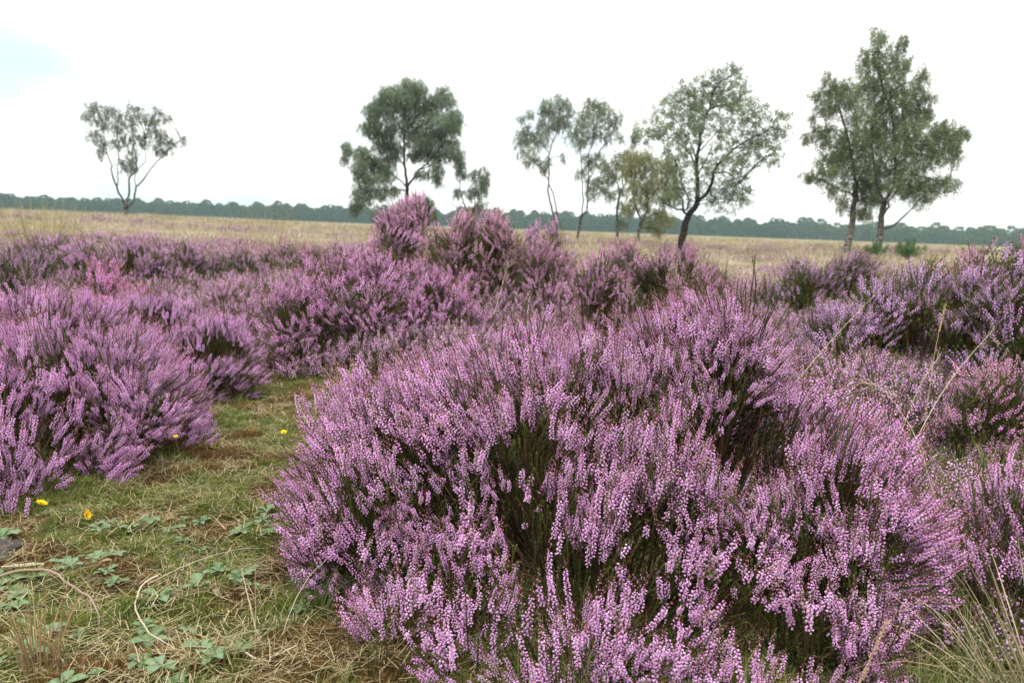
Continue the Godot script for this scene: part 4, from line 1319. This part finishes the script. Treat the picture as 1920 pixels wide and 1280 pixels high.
	grass_clump("straw_grass_clump", "straw-coloured grass clump behind the left shoulder of the nearest bush", on_ground(-0.42, -2.5), 60, 0.34, 0.05, 0.0015, [Color(0.46, 0.38, 0.24), Color(0.30, 0.28, 0.12)], 0.6)
	grass_clump("olive_tussock", "tall olive grass tussock on the rise at far left", on_ground(-7.0, -11.6), 170, 1.1, 0.5, 0.004, [Color(0.26, 0.24, 0.09), Color(0.34, 0.30, 0.14)], 0.35)
	grass_clump("reed_tussock", "tall thin reed tussock left of the purple bush against the far wood", on_ground(-4.1, -13.0), 60, 1.15, 0.5, 0.004, [Color(0.36, 0.30, 0.15), Color(0.30, 0.30, 0.12), Color(0.36, 0.22, 0.12)], 0.15)

	# stone, wood chip, dead leaves
	var st := Builder.new()
	var ring := 30
	var rows := []
	for j in 9:
		var row := []
		for i in ring:
			var a := TAU * i / ring
			var f := cos(j / 8.0 * PI * 0.5)
			var k := 1.0 + 0.35 * bumps.get_noise_2d(cos(a) * 9.0, sin(a) * 9.0 + j * 1.2) + rr(-0.06, 0.06)
			row.append(Vector3(cos(a) * 0.11 * f * k, sin(j / 8.0 * PI * 0.5) * 0.045 * k - 0.012, sin(a) * 0.075 * f * k))
		rows.append(row)
	for j in 8:
		for i in ring:
			var k := (i + 1) % ring
			var c := shade(Color(0.095, 0.085, 0.075), 0.14)
			var m0: Vector3 = Vector3(rows[j][i].x, 0.05 + j * 0.015, rows[j][i].z).normalized()
			var m1: Vector3 = Vector3(rows[j][k].x, 0.05 + j * 0.015, rows[j][k].z).normalized()
			st.tri(rows[j][i], rows[j + 1][i], rows[j + 1][k], m0, m0, m1, c, c, c)
			st.tri(rows[j][i], rows[j + 1][k], rows[j][k], m0, m1, m1, c, c, c)
	var stone := part("stone", st.commit(M.wood), self, Transform3D(Basis(Vector3.UP, 0.3).scaled(Vector3.ONE * 0.8), on_ground(-1.13, -1.62)))
	tag(stone, "low dark grey stone at the left edge under the heather", "stone")
	var ch := Builder.new()
	var cols := [Color(0.48, 0.42, 0.33), Color(0.38, 0.31, 0.23)]
	var cp := []
	for i in 7:
		var f := i / 6.0
		var w := 0.011 * sin(PI * clampf(f, 0.08, 0.92)) * rr(0.75, 1.2)
		cp.append([Vector3(f * 0.08, 0.006 + rr(0, 0.003), -w), Vector3(f * 0.08, 0.006 + rr(0, 0.003), w), Vector3(f * 0.08, 0, 0)])
	for i in 6:
		ch.quad(cp[i][0], cp[i][1], cp[i + 1][1], cp[i + 1][0], Vector3.UP, cols[i % 2], cols[(i + 1) % 2])
		ch.quad(cp[i][2], cp[i][1], cp[i + 1][1], cp[i + 1][2], Vector3(0, -0.3, 1).normalized(), cols[1], cols[1])
		ch.quad(cp[i][2], cp[i][0], cp[i + 1][0], cp[i + 1][2], Vector3(0, -0.3, -1).normalized(), cols[1], cols[1])
	tag(part("bark_chip", ch.commit(M.wood), self, Transform3D(Basis(Vector3.UP, 0.25), on_ground(-1.05, -1.55, 0.012))), "flat pale chip of bark lying below the two yellow flowers", "bark chip")
	var dl := leaf_shape(0.03, 0.007, 0.5, Color(0.27, 0.18, 0.12))
	var spots := [[-0.86, -1.57, 0.4, "curled brown dead leaf near the nodding yellow flower"], [-0.56, -1.45, 2.1, "reddish dead leaf tucked under the middle rosettes"], [-0.47, -1.17, 1.2, "tan dead leaf at the bottom edge of the path"]]
	for s in spots:
		tag(part("dead_leaf", dl, self, Transform3D(Basis(Vector3.UP, s[2]) * Basis(Vector3(0, 0, 1), 0.1), on_ground(s[0], s[1], 0.008))), s[3], "leaf")

	# young shrubs round the paired birches, and one far bush
	var shrubs := [[11.4, -25.0, 0.45, "bright green sapling at the foot of the left paired birch"], [11.2, -22.5, 0.55, "bright green sapling between the two paired birches, nearest the heather"], [12.6, -25.5, 0.4, "dark green sapling just right of the tallest birch's foot"], [19.5, -31.0, 0.35, "low dark green bush alone far out in the field at right"]]
	for s in shrubs:
		var root := thing("sapling", s[3], "shrub", on_ground(s[0], s[1]), "green saplings in the field")
		var tw := Builder.new()
		var lv := []
		var tn := []
		for i in 16:
			var o := Vector3(rr(-1, 1), rr(0.6, 1.6), rr(-1, 1)).normalized()
			tw.tube([Vector3.ZERO, o * s[2] * 0.6, o * s[2] * rr(0.8, 1.1)], 0.008, 0.003, 4, WOOD, WOOD)
			for k in 9:
				lv.append(Transform3D(frame(o + any_dir() * 0.7, any_dir()).scaled(Vector3.ONE * rr(0.5, 0.9)), o * s[2] * rr(0.3, 1.0) + any_dir() * 0.05))
				var f := rr(0.9, 1.3)
				tn.append(Color(f * 0.5, f * 0.75, f * 0.45))
		part("branches", tw.commit(M.wood), root, Transform3D(), "stuff")
		many("foliage", M.leaf_spray, lv, tn, root)
